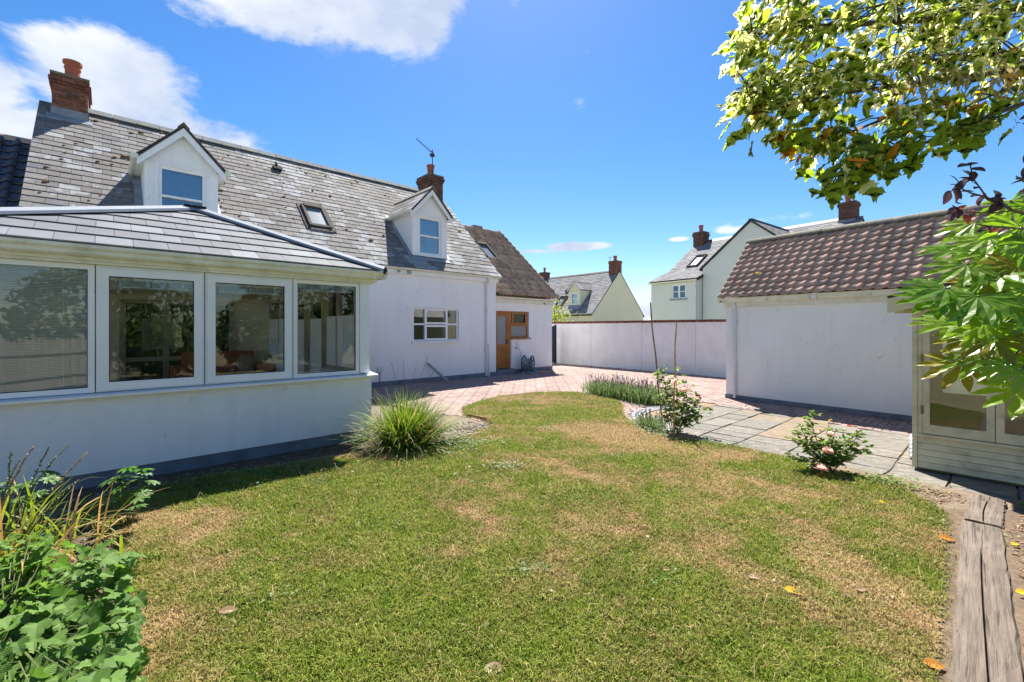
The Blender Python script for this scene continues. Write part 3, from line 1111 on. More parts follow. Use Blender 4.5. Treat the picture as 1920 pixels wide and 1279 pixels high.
skylight(house, (-5.66, .76, roof_z(.76)), (1, 0, 0), (0, 1, HS), .58, 1.02)
vt = MB()
M = basis(Vector((-5.99, 2.74, roof_z(2.74))), Vector((1, 0, 0)), Vector((0, .724, .69)), Vector((0, -.69, .724)))
vt.box(0, .21, 0, .2, 0, .085, M).box(.085, .125, .19, .3, 0, .12, M)
vt.build('roof_vent', 'dark_plastic', house)

# kitchen window
kw = MB()
x0, x1, z0, z1 = -3.08, -1.5, 1.18, 2.15
y = .06
kw.box(x0, x0 + .05, y, y + .07, z0, z1).box(x1 - .05, x1, y, y + .07, z0, z1).box(x0 + .05, x1 - .05, y, y + .07, z1 - .05, z1).box(x0 + .05, x1 - .05, y, y + .07, z0, z0 + .05)
for xx in (-2.66, -1.92):
    kw.box(xx - .03, xx + .03, y, y + .07, z0 + .05, z1 - .05)
for p, q in ((x0 + .05, -2.69), (-1.89, x1 - .05)):
    kw.box(p, q, y + .005, y + .065, 1.65, 1.70)
win = kw.build('window', 'upvc', house)
for (p, q, r, s_) in ((-2.69, -1.89, z0 + .02, 1.655), (-2.69, -1.89, 1.675, z1 - .02)):
    sh = MB()
    yy = y - .028
    sh.box(p + .005, p + .07, yy, yy + .04, r, s_).box(q - .07, q - .005, yy, yy + .04, r, s_).box(p + .07, q - .07, yy, yy + .04, s_ - .06, s_).box(p + .07, q - .07, yy, yy + .04, r, r + .06)
    sh.build('sash', 'upvc', win)
for (p, q, r, s_) in ((x0 + .05, -2.69, z0 + .05, 1.65), (x0 + .05, -2.69, 1.70, z1 - .05), (-2.62, -1.96, z0 + .08, 1.6), (-2.62, -1.96, 1.735, z1 - .08), (-1.89, x1 - .05, z0 + .05, 1.65), (-1.89, x1 - .05, 1.70, z1 - .05)):
    MB().box(p, q, y + .02, y + .026, r, s_).build('pane', 'glass', win)
MB().box(x0 - .07, x1 + .07, -.07, .06, z0 - .05, z0 - .002).build('sill', 'upvc', win)
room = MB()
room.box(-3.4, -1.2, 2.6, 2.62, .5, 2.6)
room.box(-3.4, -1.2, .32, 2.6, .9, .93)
room.build('kitchen_shade', 'interior_dark', house)
MB().lathe([(.04, 0), (.05, .08), (.05, .2), (.02, .24), (.02, .3)], 10, (-2.8, .5, .93)).build('bottle', 'blind_white', house)

# the lower wing to the right
EX = lambda b: 2.68 + .89 * b
e = MB()
holes_wall(e, .003, 2.68, .13, 2.62, .2, .45, [(.1, .88, .13, 2.15), (.88, 1.74, 1.21, 2.15)])
e.prism([(2.68, .2, .13), (2.68, 6.5, .13), (2.68, 6.5, 2.7), (2.68, 3.32, 5.52), (2.68, .2, 2.74)], (.28, 0, 0))
e.build('wing_wall', 'white_render', house)
box('wing_plinth', 'plinth_paint', house, .92, 2.97, .178, .4, -.1, .13)
MB().box(.06, .92, .02, .4, -.1, .16).build('door_step', 'plinth_paint', house)
dk = MB().prism([(.03, .11, EX(.11)), (.03, 3.32, EX(3.32)), (.03, 6.66, EX(-.02)), (.03, 6.66, EX(-.02) - .1), (.03, 3.32, EX(3.32) - .1), (.03, .11, EX(.11) - .1)], (2.97, 0, 0))
wroof = dk.build('wing_roof', 'roof_deck', house)
pantile_field(wroof, (.06, -.06, EX(-.06) + .01), (1, 0, 0), (0, 1, .89), 20, 14, .1475, .322, 'pantile_brown', amp=.05, t=.034, lift=.07, steep=.15,
              keep=lambda x, y: not (.92 < x < 1.45 and 2.25 < y < 3.1))
MB().prism([(.03, 3.2, EX(3.32) - .03), (.03, 3.32, EX(3.32) + .10), (.03, 3.44, EX(3.32) - .03)], (3.0, 0, 0)).build('wing_ridge', 'ridge_stone', wroof)
MB().box(1.55, 2.0, 3.2, 3.44, EX(3.32) + .02, EX(3.32) + .15).build('ridge_vent', 'pantile_brown', wroof)
box('wing_fascia', 'aged_upvc', house, .0, 3.0, .12, .197, 2.44, 2.6)
gutter(house, .0, 3.06, .03, 2.62, .05, name='wing_gutter')
skylight(house, (.90, 1.57, EX(1.57) + .03), (1, 0, 0), (0, 1, .89), .56, 1.05, h=.11)
MB().tube([(2.42, .09, 2.47), (2.42, .02, 2.44)], .028, 10).build('vent_cover', 'grey_pipe', house)
MB().prism([(2.98, -.06, EX(-.06)), (2.98, 3.32, EX(3.32)), (2.98, 3.32, EX(3.32) + .17), (2.98, -.08, EX(-.08) + .17)], (.06, 0, 0)).build('verge', 'pantile_brown', wroof)

dz0, dz1 = .165, 2.15
d = MB()
y = .27
for (p, q, r, s_) in ((.1, .17, dz0, dz1), (.79, .88, dz0, dz1)):
    d.box(p, q, y, y + .07, r, s_)
d.box(.17, .79, y, y + .07, dz1 - .07, dz1)
dr = d.build('door_frame', 'oak_upvc', house)
d = MB()
y = .255
d.box(.175, .28, y, y + .06, dz0 + .02, dz1 - .075).box(.68, .785, y, y + .06, dz0 + .02, dz1 - .075)
d.box(.28, .68, y, y + .06, dz1 - .19, dz1 - .075).box(.28, .68, y, y + .06, .87, 1.0).box(.28, .68, y, y + .06, dz0 + .02, dz0 + .16)
d.box(.28, .68, y + .02, y + .05, dz0 + .16, .87)
d.box(.455, .505, y + .005, y + .019, dz0 + .16, .87)
for p, q in ((.28, .455), (.505, .68)):
    d.box(p + .05, q - .05, y + .006, y + .0195, dz0 + .21, .80)
door = d.build('door', 'oak_upvc', house)
MB().box(.28, .68, y + .02, y + .03, 1.0, dz1 - .19).build('pane', 'frosted_pane', door)
MB().box(.71, .73, y - .05, y - .001, 1.02, 1.18).box(.63, .725, y - .055, y - .035, 1.10, 1.12).build('handle', 'brass', door)
d = MB()
y = .27
x0, x1, z0, z1 = .88, 1.74, 1.21, 2.15
d.box(x0 + .001, x0 + .06, y, y + .07, z0, z1).box(x1 - .07, x1, y, y + .07, z0, z1).box(x0 + .06, x1 - .07, y, y + .07, z1 - .07, z1).box(x0 + .06, x1 - .07, y, y + .07, z0, z0 + .07)
d.box(x0 + .06, x1 - .07, y, y + .07, 1.63, 1.70)
d.box(x0 + .07, x0 + .14, y - .02, y - .001, 1.69, z1 - .02).box(x1 - .15, x1 - .08, y - .02, y - .001, 1.69, z1 - .02).box(x0 + .14, x1 - .15, y - .02, y - .001, z1 - .09, z1 - .02).box(x0 + .14, x1 - .15, y - .02, y - .001, 1.69, 1.76)
w2 = d.build('side_window', 'oak_upvc', house)
MB().box(x0 + .06, x1 - .07, y + .02, y + .028, z0 + .07, 1.63).build('pane', 'frosted_pane', w2)
MB().box(x0 + .06, x1 - .07, y + .02, y + .028, 1.70, z1 - .07).build('pane', 'glass', w2)
MB().box(x0, x1 + .06, .14, y, z0 - .04, z0 - .002).build('sill', 'oak_upvc', w2)
box('wing_room_shade', 'interior_dark', house, .1, 2.6, 1.4, 1.42, .2, 2.5)

# tap and hose reel by the back door
t = thing('garden_tap', 'small brass garden tap on the white wall above the hose reel', 'tap', to_world(H_O, H_A, 1.05, .2, .86), H_A)
MB().tube([(0, -.001, 0), (0, -.09, 0), (0, -.11, -.02), (0, -.11, -.06)], .013, 8).build('spout', 'brass', t)
MB().tube([(-.04, -.06, .045), (.04, -.06, .045)], .009, 6).tube([(0, -.06, .01), (0, -.06, .045)], .007, 6).build('handle', 'brass', t)
t = thing('hose_reel', 'grey and dark blue hose reel with trailing hose beside the oak brown door', 'hose reel', to_world(H_O, H_A, 1.33, -.16, 0), H_A)
t.scale = (1.35, 1.35, 1.35)
def torus(mb, c, axis, Rr, r, n=20, m=6, sq=1.0):
    c, axis = Vector(c), Vector(axis).normalized()
    x = axis.orthogonal().normalized()
    y = axis.cross(x)
    vs, fs = [], []
    for i in range(n):
        a = 2 * PI * i / n
        dd = x * math.cos(a) + y * math.sin(a)
        for j in range(m):
            b = 2 * PI * j / m
            vs.append(c + dd * (Rr + r * math.cos(b)) + axis * r * math.sin(b))
    for i in range(n):
        for j in range(m):
            fs.append((i * m + j, ((i + 1) % n) * m + j, ((i + 1) % n) * m + (j + 1) % m, i * m + (j + 1) % m))
    return mb.add(vs, fs)
ax = (.55, -1, 0)
a = Vector(ax).normalized()
for sg in (-1, 1):
    q = torus(MB(), Vector((0, 0, .24)) + a * (.11 * sg), ax, .2, .018, 24, 6)
    for i in range(6):
        xx = a.orthogonal().normalized()
        yy = a.cross(xx)
        dd = xx * math.cos(i * PI / 3) + yy * math.sin(i * PI / 3)
        q.bar(Vector((0, 0, .24)) + a * (.11 * sg) + dd * .05, Vector((0, 0, .24)) + a * (.11 * sg) + dd * .2, .022, .014, a)
    q.build('wheel', 'reel_plastic', t)
q = MB()
for i in range(5):
    torus(q, Vector((0, 0, .24)) + a * (-.08 + .04 * i), ax, .12 + .012 * (i % 2), .017, 20, 6)
q.build('hose_coil', 'hose_grey', t)
MB().tube([(-.28, .1, .75), (-.1, .05, .33), (-.02, .02, .24)], .016, 8).tube([(-.33, .1, .75), (-.23, .1, .75)], .018, 8).build('handle', 'pipe_plastic', t)
MB().tube([(-.2, -.12, .02), (-.02, -.02, .1), (.05, .02, .24)], .014, 6).tube([(.2, -.1, .02), (.08, 0, .1), (0, 0, .24)], .014, 6).build('foot', 'reel_plastic', t)
hp = [(.1, -.1, .1), (.2, -.2, .02), (.05, -.35, .02), (-.25, -.3, .02), (-.3, -.1, .02), (-.15, .0, .03), (.15, -.12, .02), (.45, -.1, .02), (.62, .0, .02)]
MB().tube(hp, .013, 6).build('hose', 'hose_grey', t)
MB().tube([(.2, -.28, .025), (.36, -.26, .025)], .022, 8).build('nozzle', 'orange_plastic', t)

# aerial lashed to the right hand stack
t = thing('tv_aerial', 'thin metal television aerial strapped to the smaller roof chimney', 'aerial', to_world(H_O, H_A, -.50, 3.08, 7.0), H_A)
MB().tube([(0, 0, -.5), (0, 0, 1.25)], .018, 8).build('mast', 'black_metal', t)
q = MB()
d0, d1 = Vector((.12, .05, 1.10)), Vector((-.82, -.22, 1.36))
q.tube([d0, d1], .012, 6)
for i in range(9):
    c = d0.lerp(d1, .12 + i * .105)
    L = .085 if i < 3 else .06
    q.bar(c + Vector((.25, -.9, .1)).normalized() * L, c - Vector((.25, -.9, .1)).normalized() * L, .01, .01)
for i in (-1, 1):
    q.bar(Vector((.05, .03, 1.12 + .12 * i)), Vector((-.05, .0, 1.13 + .04 * i)), .2, .012)
q.build('antenna', 'black_metal', t)

# the neighbouring roof at the far left
nb = thing('neighbouring_house', 'neighbouring house with glossy black pantiled roof at the end of the slate roof', 'house', (*H_O, 0), H_A)
w = MB()
w.box(-14.0, -10.66, .2, .45, .0, 2.62)
w.prism([(-10.68, .46, 0), (-10.68, 6.5, 0), (-10.68, 6.5, 2.7), (-10.68, 3.32, 5.5), (-10.68, .46, 2.9)], (.02, 0, 0))
w.build('wall', 'white_render', nb)
dk = MB().prism([(-14.0, -.02, EX(-.02)), (-14.0, 3.32, EX(3.32)), (-14.0, 6.66, EX(-.02)), (-14.0, 6.66, EX(-.02) - .1), (-14.0, 3.32, EX(3.32) - .1), (-14.0, -.02, EX(-.02) - .1)], (3.35, 0, 0))
nroof = dk.build('roof', 'roof_deck', nb)
pantile_field(nroof, (-12.6, -.06, EX(-.06) + .01), (1, 0, 0), (0, 1, .89), 8, 14, .245, .322, 'pantile_black', amp=.045, t=.02, lift=.05)
MB().prism([(-14, 3.18, EX(3.32) - .03), (-14, 3.32, EX(3.32) + .12), (-14, 3.46, EX(3.32) - .03)], (3.34, 0, 0)).build('ridge', 'pantile_red', nroof)

# ------------------------------------------------------------------ conservatory
CX0, CY0 = -6.71, -5.12
cons = thing('conservatory', 'white conservatory with grey tiled hipped roof above a low rendered wall', 'conservatory', to_world(H_O, H_A, CX0, CY0), H_A)
W = -4.25
q = MB()
q.box(W, 0, 0, .22, .12, .86)
q.box(-.22, -.001, .221, 1.5, .12, .86).box(-.22, -.001, 3.3, 5.1, .12, .86)
q.box(W, W + .22, .221, 5.1, .12, .86)
q.build('dwarf_wall', 'white_render', cons)
MB().box(W + .012, -.012, .012, .2, -.15, .12).box(-.2, -.012, .2, 5.1, -.15, .12).box(W + .012, W + .2, .2, 5.1, -.15, .12).build('plinth', 'plinth_paint', cons)
MB().prism([(W - .06, .2, .92), (W - .06, -.075, .892), (W - .06, -.075, .868), (W - .06, .0, .868), (W - .06, .2, .868)], (-W + .13, 0, 0)).build('front_sill', 'upvc', cons)
MB().box(-.2, .07, .201, 1.5, .868, .9).box(-.2, .07, 3.3, 5.1, .868, .9).build('side_sill', 'upvc', cons)
MB().box(-.075, -.02, .02, .1, .9, 2.2).box(-.16, -.0751, .018, .09, .92, 2.2).build('corner_post', 'upvc', cons)
box('floor', 'interior_floor', cons, W + .22, -.22, .22, 5.1, .02, .14)
FZ0, FZ1 = .90, 2.185


def cons_window(x0, x1, casement, blind):
    f = MB()
    y = .03
    b = .05
    z0 = .912
    f.box(x0, x0 + b, y, y + .07, z0, FZ1).box(x1 - b, x1, y, y + .07, z0, FZ1).box(x0 + b, x1 - b, y, y + .07, FZ1 - b, FZ1).box(x0 + b, x1 - b, y, y + .07, z0, z0 + b)
    wd = f.build('window', 'upvc', cons)
    gx0, gx1, gz0, gz1 = x0 + b, x1 - b, z0 + b, FZ1 - b + .02
    if casement:
        s_ = MB()
        y2 = y - .022
        c = .075
        a0, a1, b0, b1 = x0 + .02, x1 - .02, z0 + .02, FZ1 - .03
        s_.box(a0, a0 + c, y2, y2 + .06, b0, b1).box(a1 - c, a1, y2, y2 + .06, b0, b1).box(a0 + c, a1 - c, y2, y2 + .06, b1 - c, b1).box(a0 + c, a1 - c, y2, y2 + .06, b0, b0 + c)
        s_.build('sash', 'upvc', wd)
        gx0, gx1, gz0, gz1 = a0 + c, a1 - c, b0 + c, b1 - c
    MB().box(gx0, gx1, y + .02, y + .026, gz0, gz1).build('pane', 'glass', wd)
    gk = MB()
    g_ = .007
    gk.box(gx0, gx0 + g_, y + .012, y + .019, gz0, gz1).box(gx1 - g_, gx1, y + .012, y + .019, gz0, gz1).box(gx0 + g_, gx1 - g_, y + .012, y + .019, gz1 - g_, gz1).box(gx0 + g_, gx1 - g_, y + .012, y + .019, gz0, gz0 + g_)
    gk.build('gasket', 'dark_plastic', wd)
    bl = MB()
    yb = y + .045
    if blind == 'up':
        bl.box(gx0, gx1, yb, yb + .012, gz1 - .03, gz1)
        bl.box(gx0 + .045, gx1 - .045, yb - .004, yb + .008, gz1 - .108, gz1 - .094)
        for t_ in (.12, .5, .86):
            xx = gx0 + (gx1 - gx0) * t_
            bl.box(xx - .006, xx + .006, yb, yb + .004, gz1 - .10, gz1 - .03)
        bl.build('blind', 'blind_white', wd)
        MB().box(gx0 + .045, gx1 - .045, yb + .013, yb + .016, gz1 - .094, gz1 - .03).build('blind_stack', 'lead', wd)
    else:
        n = int((gz1 - gz0) / .0145)
        for i in range(n):
            z = gz0 + .005 + i * .0145
            bl.add([(gx0, yb, z), (gx1, yb, z), (gx1, yb + .010, z + .0105), (gx0, yb + .010, z + .0105)], [(0, 1, 2, 3)])
        bl.build('blind', 'blind_white', wd, kind='stuff')
        cr = MB()
        for t_ in (.12, .5, .86):
            xx = gx0 + (gx1 - gx0) * t_
            cr.box(xx - .004, xx + .004, yb - .004, yb - .002, gz0, gz1)
        cr.build('blind_cord', 'blind_white', wd)
    return wd


cons_window(-4.20, -2.885, False, 'down')
cons_window(-2.875, -1.98, True, 'up')
cons_window(-1.97, -1.045, True, 'up')
cons_window(-1.035, -.165, False, 'up')

# east side seen from within: a window, double doors, a window
q = MB()
sx = -.09
for yy in (.10, 1.02, 1.46, 1.54, 2.36, 2.44, 3.26, 3.34, 4.2, 5.05):
    lo = .9 if yy < 1.5 or yy > 3.3 else .14
    q.box(sx, sx + .07, yy, yy + .06, lo, 2.185)
q.box(sx, sx + .07, .16, 5.05, 2.11, 2.184)
q.box(sx + .001, sx + .069, .16, 1.46, .9, .96).box(sx + .001, sx + .069, 3.4, 5.05, .9, .96)
q.build('side_frame', 'interior_frame', cons)
for i, (a0, a1) in enumerate(((1.6, 2.36), (2.5, 3.26))):
    d = MB()
    d.box(sx - .02, sx + .04, a0, a0 + .09, .15, 2.1).box(sx - .02, sx + .04, a1 - .09, a1, .15, 2.1).box(sx - .02, sx + .04, a0 + .09, a1 - .09, 2.0, 2.1).box(sx - .02, sx + .04, a0 + .09, a1 - .09, .15, .30)
    dd = d.build('french_door', 'interior_frame', cons)
    MB().box(sx + .01, sx + .018, a0 + .09, a1 - .09, .3, 2.0).build('pane', 'glass', dd)
    MB().box(sx - .012, sx - .008, a0 + .09, a1 - .09, .3, 1.72).build('blind', 'blind_white', dd)
    if i == 0:
        MB().tube([(sx - .02, a1 - .045, 1.12), (sx - .07, a1 - .045, 1.12), (sx - .07, a1 - .15, 1.12)], .011, 6).box(sx - .024, sx - .02, a1 - .06, a1 - .03, 1.0, 1.2).build('handle', 'black_metal', dd)
for (a0, a1) in ((.16, 1.02), (1.08, 1.46), (3.4, 4.2), (4.26, 5.05)):
    MB().box(sx + .02, sx + .026, a0, a1, .96, 2.11).build('side_pane', 'glass', cons)
    MB().box(sx - .012, sx - .008, a0, a1, .96, 1.75).build('side_blind', 'blind_white', cons)
# unseen west side, glass added to let daylight into the room
q = MB()
for yy in (.10, 1.3, 2.5, 3.7, 4.99):
    q.box(W + .02, W + .08, yy, yy + .06, .9, 2.185)
q.box(W + .021, W + .079, .16, 4.99, .9, .96).box(W + .021, W + .079, .16, 4.99, 2.12, 2.184)
q.build('side_frame', 'interior_frame', cons)
for yy in (.16, 1.36, 2.56, 3.76):
    MB().box(W + .045, W + .051, yy, yy + (1.14 if yy < 3.7 else 1.23), .96, 2.12).build('side_pane', 'glass', cons)
# inner back wall with glazed doors into the house
q = MB()
holes_wall(q, W + .1, -.1, .14, 2.75, 4.98, 5.1, [(-2.62, -.78, .14, 2.1)])
q.build('inner_wall', 'interior_wall', cons)
q = MB()
for xx in (-2.62, -1.98, -1.40, -.87):
    q.box(xx, xx + .09, 4.93, 5.0, .14, 2.1)
q.box(-2.62, -.78, 4.93, 4.999, 2.03, 2.1).box(-2.53, -.87, 4.935, 4.99, .14, .34).box(-2.53, -.87, 4.935, 4.99, .92, 1.0)
q.box(W + .1, -.1, 4.95, 4.98, 2.19, 2.26)
idf = q.build('inner_door_frame', 'interior_frame', cons)
MB().box(-2.53, -.87, 4.965, 4.97, .34, 2.03).build('pane', 'glass', idf)
box('dark_room_shade', 'interior_dark', cons, -2.62, -.78, 5.06, 5.095, .14, 2.1)
q = MB()
q.box(-2.3, -1.75, 5.01, 5.03, 1.14, 1.17).box(-2.3, -1.75, 5.01, 5.03, 1.72, 1.75).box(-2.3, -2.27, 5.01, 5.03, 1.17, 1.72).box(-1.78, -1.75, 5.01, 5.03, 1.17, 1.72).box(-2.27, -1.78, 5.01, 5.03, 1.50, 1.53)
inw = q.build('room_window', 'upvc', cons)
MB().box(-2.27, -1.78, 5.035, 5.04, 1.17, 1.72).build('pane', 'blind_white', inw)  # pale colour stands in for daylight in a window beyond

# roof: hipped front, ridge running back to the house
ER, EL_, EF, EZ = .10, W - .10, -.10, 2.365
AX, AY, AZ = -1.86, 1.80, 3.25
c = MB()
th = (0, 0, -.03)
c.prism([(EL_, EF, EZ), (ER, EF, EZ), (AX, AY, AZ)], th)
c.prism([(ER, EF, EZ), (ER, 5.1, EZ), (AX, 5.1, AZ), (AX, AY, AZ)], th)
c.prism([(EL_, EF, EZ), (AX, AY, AZ), (AX, 5.1, AZ), (EL_, 5.1, EZ)], th)
croof = c.build('roof', 'grey_cap', cons)
box('ceiling', 'ceiling_white', cons, W + .1, -.1, .1, 5.1, 2.262, 2.28)
up = Vector((0, AY - EF, AZ - EZ))
sl = up.length
us = up.normalized()
nn = Vector((1, 0, 0)).cross(us)
rows, tw = 7, .288
g = sl / rows
tiles = {}
rg = random.Random(4)
for r in range(rows):
    t0, t1 = r / rows, (r + 1) / rows
    xl0, xr0 = EL_ + (AX - EL_) * t0, ER + (AX - ER) * t0
    xl1, xr1 = EL_ + (AX - EL_) * t1, ER + (AX - ER) * t1
    k0 = -math.ceil((0 - xl0) / tw) - 1
    x = k0 * tw + (tw / 2 if r % 2 else 0)
    while x < xr0:
        a, b = x, x + tw - .004
        x += tw
        # clip the tile against the two hips at its lower and upper edge
        la, lb = max(a, xl0), min(b, xr0)
        ua, ub = max(a, xl1), min(b, xr1)
        if lb - la < .03:
            continue
        if ub < ua:
            ua = ub = (min(max(la, xl1), xr1))
        base = Vector((0, EF, EZ)) + us * (r * g)
        top = base + us * (g + .015)
        lift, lo = nn * .025, nn * .010
        vs = [base + Vector((la, 0, 0)) + lift, base + Vector((lb, 0, 0)) + lift, top + Vector((ub, 0, 0)) + lo, top + Vector((ua, 0, 0)) + lo]
        b0 = us * (-.006)
        vs[0] += b0
        vs[1] += b0
        if (vs[2] - vs[3]).length < .01:
            vs = vs[:3]
        o_ = vs[0].copy()
        MB().prism([p - o_ for p in vs], -nn * .013).build('roof_tile', 'plastic_tile', croof).location = o_
for (p, q_) in (((ER, EF, EZ), (AX, AY, AZ)), ((EL_, EF, EZ), (AX, AY, AZ)), ((AX, AY, AZ), (AX, 5.1, AZ))):
    p, q_ = Vector(p), Vector(q_)
    d = (q_ - p).normalized()
    hc = MB()
    sd_ = d.cross(Vector((0, 0, 1))).normalized()
    hc.add([], [])
    sec = [(-.085, .012), (-.075, .045), (0, .085), (.075, .045), (.085, .012), (0, .03)]
    A = [p - d * .06 + sd_ * s_[0] + Vector((0, 0, s_[1])) for s_ in sec]
    hc.prism(A, q_ - p + d * .1)
    cp = hc.build('hip_cap', 'grey_cap', croof)
    if q_.y < 3 and p.x > 0:
        MB().prism([p - d * .075 + sd_ * .088 + Vector((0, 0, -.02)), p - d * .075 - sd_ * .088 + Vector((0, 0, -.02)), p - d * .075 - sd_ * .05 + Vector((0, 0, .06)), p - d * .075 + Vector((0, 0, .09)), p - d * .075 + sd_ * .05 + Vector((0, 0, .06))], d * .014).build('hip_end', 'dark_plastic', croof)
MB().prism([(AX - .13, AY - .12, AZ + .03), (AX + .13, AY - .12, AZ + .03), (AX + .09, AY + .2, AZ + .10), (AX - .09, AY + .2, AZ + .10)], (0, 0, .03)).build('apex_cap', 'dark_plastic', croof)
MB().box(W - .03, .03, -.02, .09, 2.187, 2.262).box(-.08, .03, .0901, 5.1, 2.187, 2.262).build('eaves_beam', 'aged_upvc', cons)
MB().box(W - .06, .06, -.045, -.0201, 2.215, 2.30).box(.0301, .06, -.02, 5.1, 2.215, 2.30).build('fascia', 'aged_upvc', cons)


def ogee(parent, a, b, out, z, m='aged_upvc', name='gutter'):
    """a box gutter with a moulded face running from a to b (in plan), out is the outward direction"""
    a, b, out = Vector((*a, 0)), Vector((*b, 0)), Vector((*out, 0))
    sec = [(0, 0), (.055, 0), (.075, .02), (.08, .05), (.105, .075), (.108, .105), (.10, .105), (.095, .085), (.07, .055), (.06, .015), (0, .012)]
    return MB().prism([a + out * p[0] + Vector((0, 0, z + p[1])) for p in sec], b - a).build(name, m, parent)


ogee(cons, (W - .15, -.045), (.17, -.045), (0, -1), 2.25)
ogee(cons, (.06, -.15), (.06, 5.1), (1, 0), 2.25)

sofa = thing('sofa', 'small brick red sofa with plump cushions inside the conservatory', 'sofa', to_world(H_O, H_A, CX0 - .95, CY0 + 4.25, .14), H_A)
MB().box(-.75, .5, -.3, .5, .1, .42).build('seat', 'sofa_fabric', sofa)
MB().box(-.75, .5, .5, .68, .1, .93).build('backrest', 'sofa_fabric', sofa)
MB().box(-.93, -.751, -.32, .66, .1, .68).build('armrest', 'sofa_fabric', sofa)
MB().box(.501, .68, -.32, .66, .1, .68).build('armrest', 'sofa_fabric', sofa)
for xx, m_ in ((.06, 'sofa_fabric'), (.34, 'cushion_fabric')):
    vs = MB().lathe([(.02, -.09), (.18, -.06), (.23, 0), (.18, .06), (.02, .09)], 10)
    o_ = vs.build('cushion', m_, sofa, smooth=True)
    o_.location = (xx, .38, .66)
    o_.rotation_euler = (R(70), 0, .3)


# ------------------------------------------------------------------ garage
gar = thing('garage', 'low white garage with red brown pantiled roof behind the stone patio', 'garage', (*G_O, 0), G_A)
GZ = lambda y: 2.215 + .978 * (y + .14)
q = MB()
q.box(0, 5.0, 0, .2, .09, 2.2)
q.prism([(0, .2, .09), (0, 2.5, .09), (0, 2.5, 2.2), (0, 1.25, 3.42), (0, .2, 2.4)], (.2, 0, 0))
q.prism([(4.8, .2, .09), (4.8, 2.5, .09), (4.8, 2.5, 2.2), (4.8, 1.25, 3.42), (4.8, .2, 2.4)], (.2, 0, 0))
q.box(.2, 4.8, 2.3, 2.5, .09, 2.2)
q.build('wall', 'white_render', gar)
MB().box(-.03, -.001, .35, 2.2, .05, 2.1).build('door', 'unseen_garage_door', gar)  # unseen dark door, added to darken the kitchen window's reflection
MB().box(-.015, 5.01, -.022, .19, -.1, .09).box(-.015, .18, .19, 2.5, -.1, .09).build('plinth', 'plinth_paint', gar)
dk = MB().prism([(-.07, -.03, GZ(-.03)), (-.07, 1.25, GZ(1.25)), (-.07, 2.63, GZ(-.13)), (-.07, 2.63, GZ(-.13) - .08), (-.07, 1.25, GZ(1.25) - .08), (-.07, -.03, GZ(-.03) - .08)], (5.1, 0, 0))
groof = dk.build('roof', 'roof_deck', gar)
pantile_field(groof, (-.10, -.16, GZ(-.16) + .0), (1, 0, 0), (0, 1, .978), 27, 10, .186, .1955, 'pantile_red', amp=.017, t=.022, lift=.05, seed=9, steep=.10)
half = [(math.cos(PI * i / 8) * .11, math.sin(PI * i / 8) * .11) for i in range(9)] + [(math.cos(PI * (8 - i) / 8) * .09, math.sin(PI * (8 - i) / 8) * .09) for i in range(9)]
rtm = MB().prism([(0, a, b) for a, b in half], (.385, 0, 0)).data('ridge_tile', 'ridge_stone')
for i in range(13):
    inst('ridge_tile', rtm, groof, Matrix.Translation((-.1 + i * .39, 1.25, GZ(1.25) + random.uniform(-.004, .004) + .015)))
mo = MB()
for i in range(70):
    x, y = random.uniform(0, 4.6), random.choice((random.uniform(0, 1.2), 1.16))
    r = random.choice((.012, .016, .022, .03)) * random.uniform(.8, 1.2)
    if i == 0:
        x, y, r = .52, .34, .05
    if i == 1:
        x, y, r = .60, .35, .04
    if i == 2:
        x, y, r = 1.18, .20, .03
    cpt = Vector((x, y, GZ(y) + .062))
    n = 7
    ring = [cpt + Vector((math.cos(2 * PI * k / n) * r * 1.5 * random.uniform(.7, 1.2), math.sin(2 * PI * k / n) * r * .7, math.sin(2 * PI * k / n) * r * .7)) for k in range(n)]
    top = [cpt + (p - cpt) * .6 + Vector((0, -.6, .75)) * r * .6 for p in ring]
    mo.add(ring + top, [(k, (k + 1) % n, n + (k + 1) % n, n + k) for k in range(n)] + [tuple(range(n, 2 * n))])
mo.build('moss', 'yellow_moss', groof, kind='stuff')
box('fascia', 'aged_upvc', gar, -.03, 5.0, -.05, -.002, 2.02, 2.14)
ogee(gar, (-.12, -.05), (5.05, -.05), (0, -1), 2.115)
q = MB()
for xx in (.0, .9, 1.66, 2.6, 3.4):
    q.box(xx, xx + .02, -.166, -.05, 2.112, 2.225)
q.box(1.72, 1.80, -.172, -.05, 2.11, 2.228)
q.build('gutter_brackets', 'aged_upvc', gar, kind='stuff')
pipe(gar, [(.21, -.10, 2.14), (.21, -.085, 2.08), (.21, -.05, 2.0), (.21, -.045, .03)], .033, clips=[(.21, -.045, 1.68), (.21, -.045, .72)], back=.045)
MB().prism([(-.078, -.13, GZ(-.13) + .02), (-.078, 1.25, GZ(1.25) + .02), (-.078, 1.25, GZ(1.25) - .1), (-.078, -.13, GZ(-.13) - .1)], (.04, 0, 0)).build('verge', 'ridge_stone', groof)

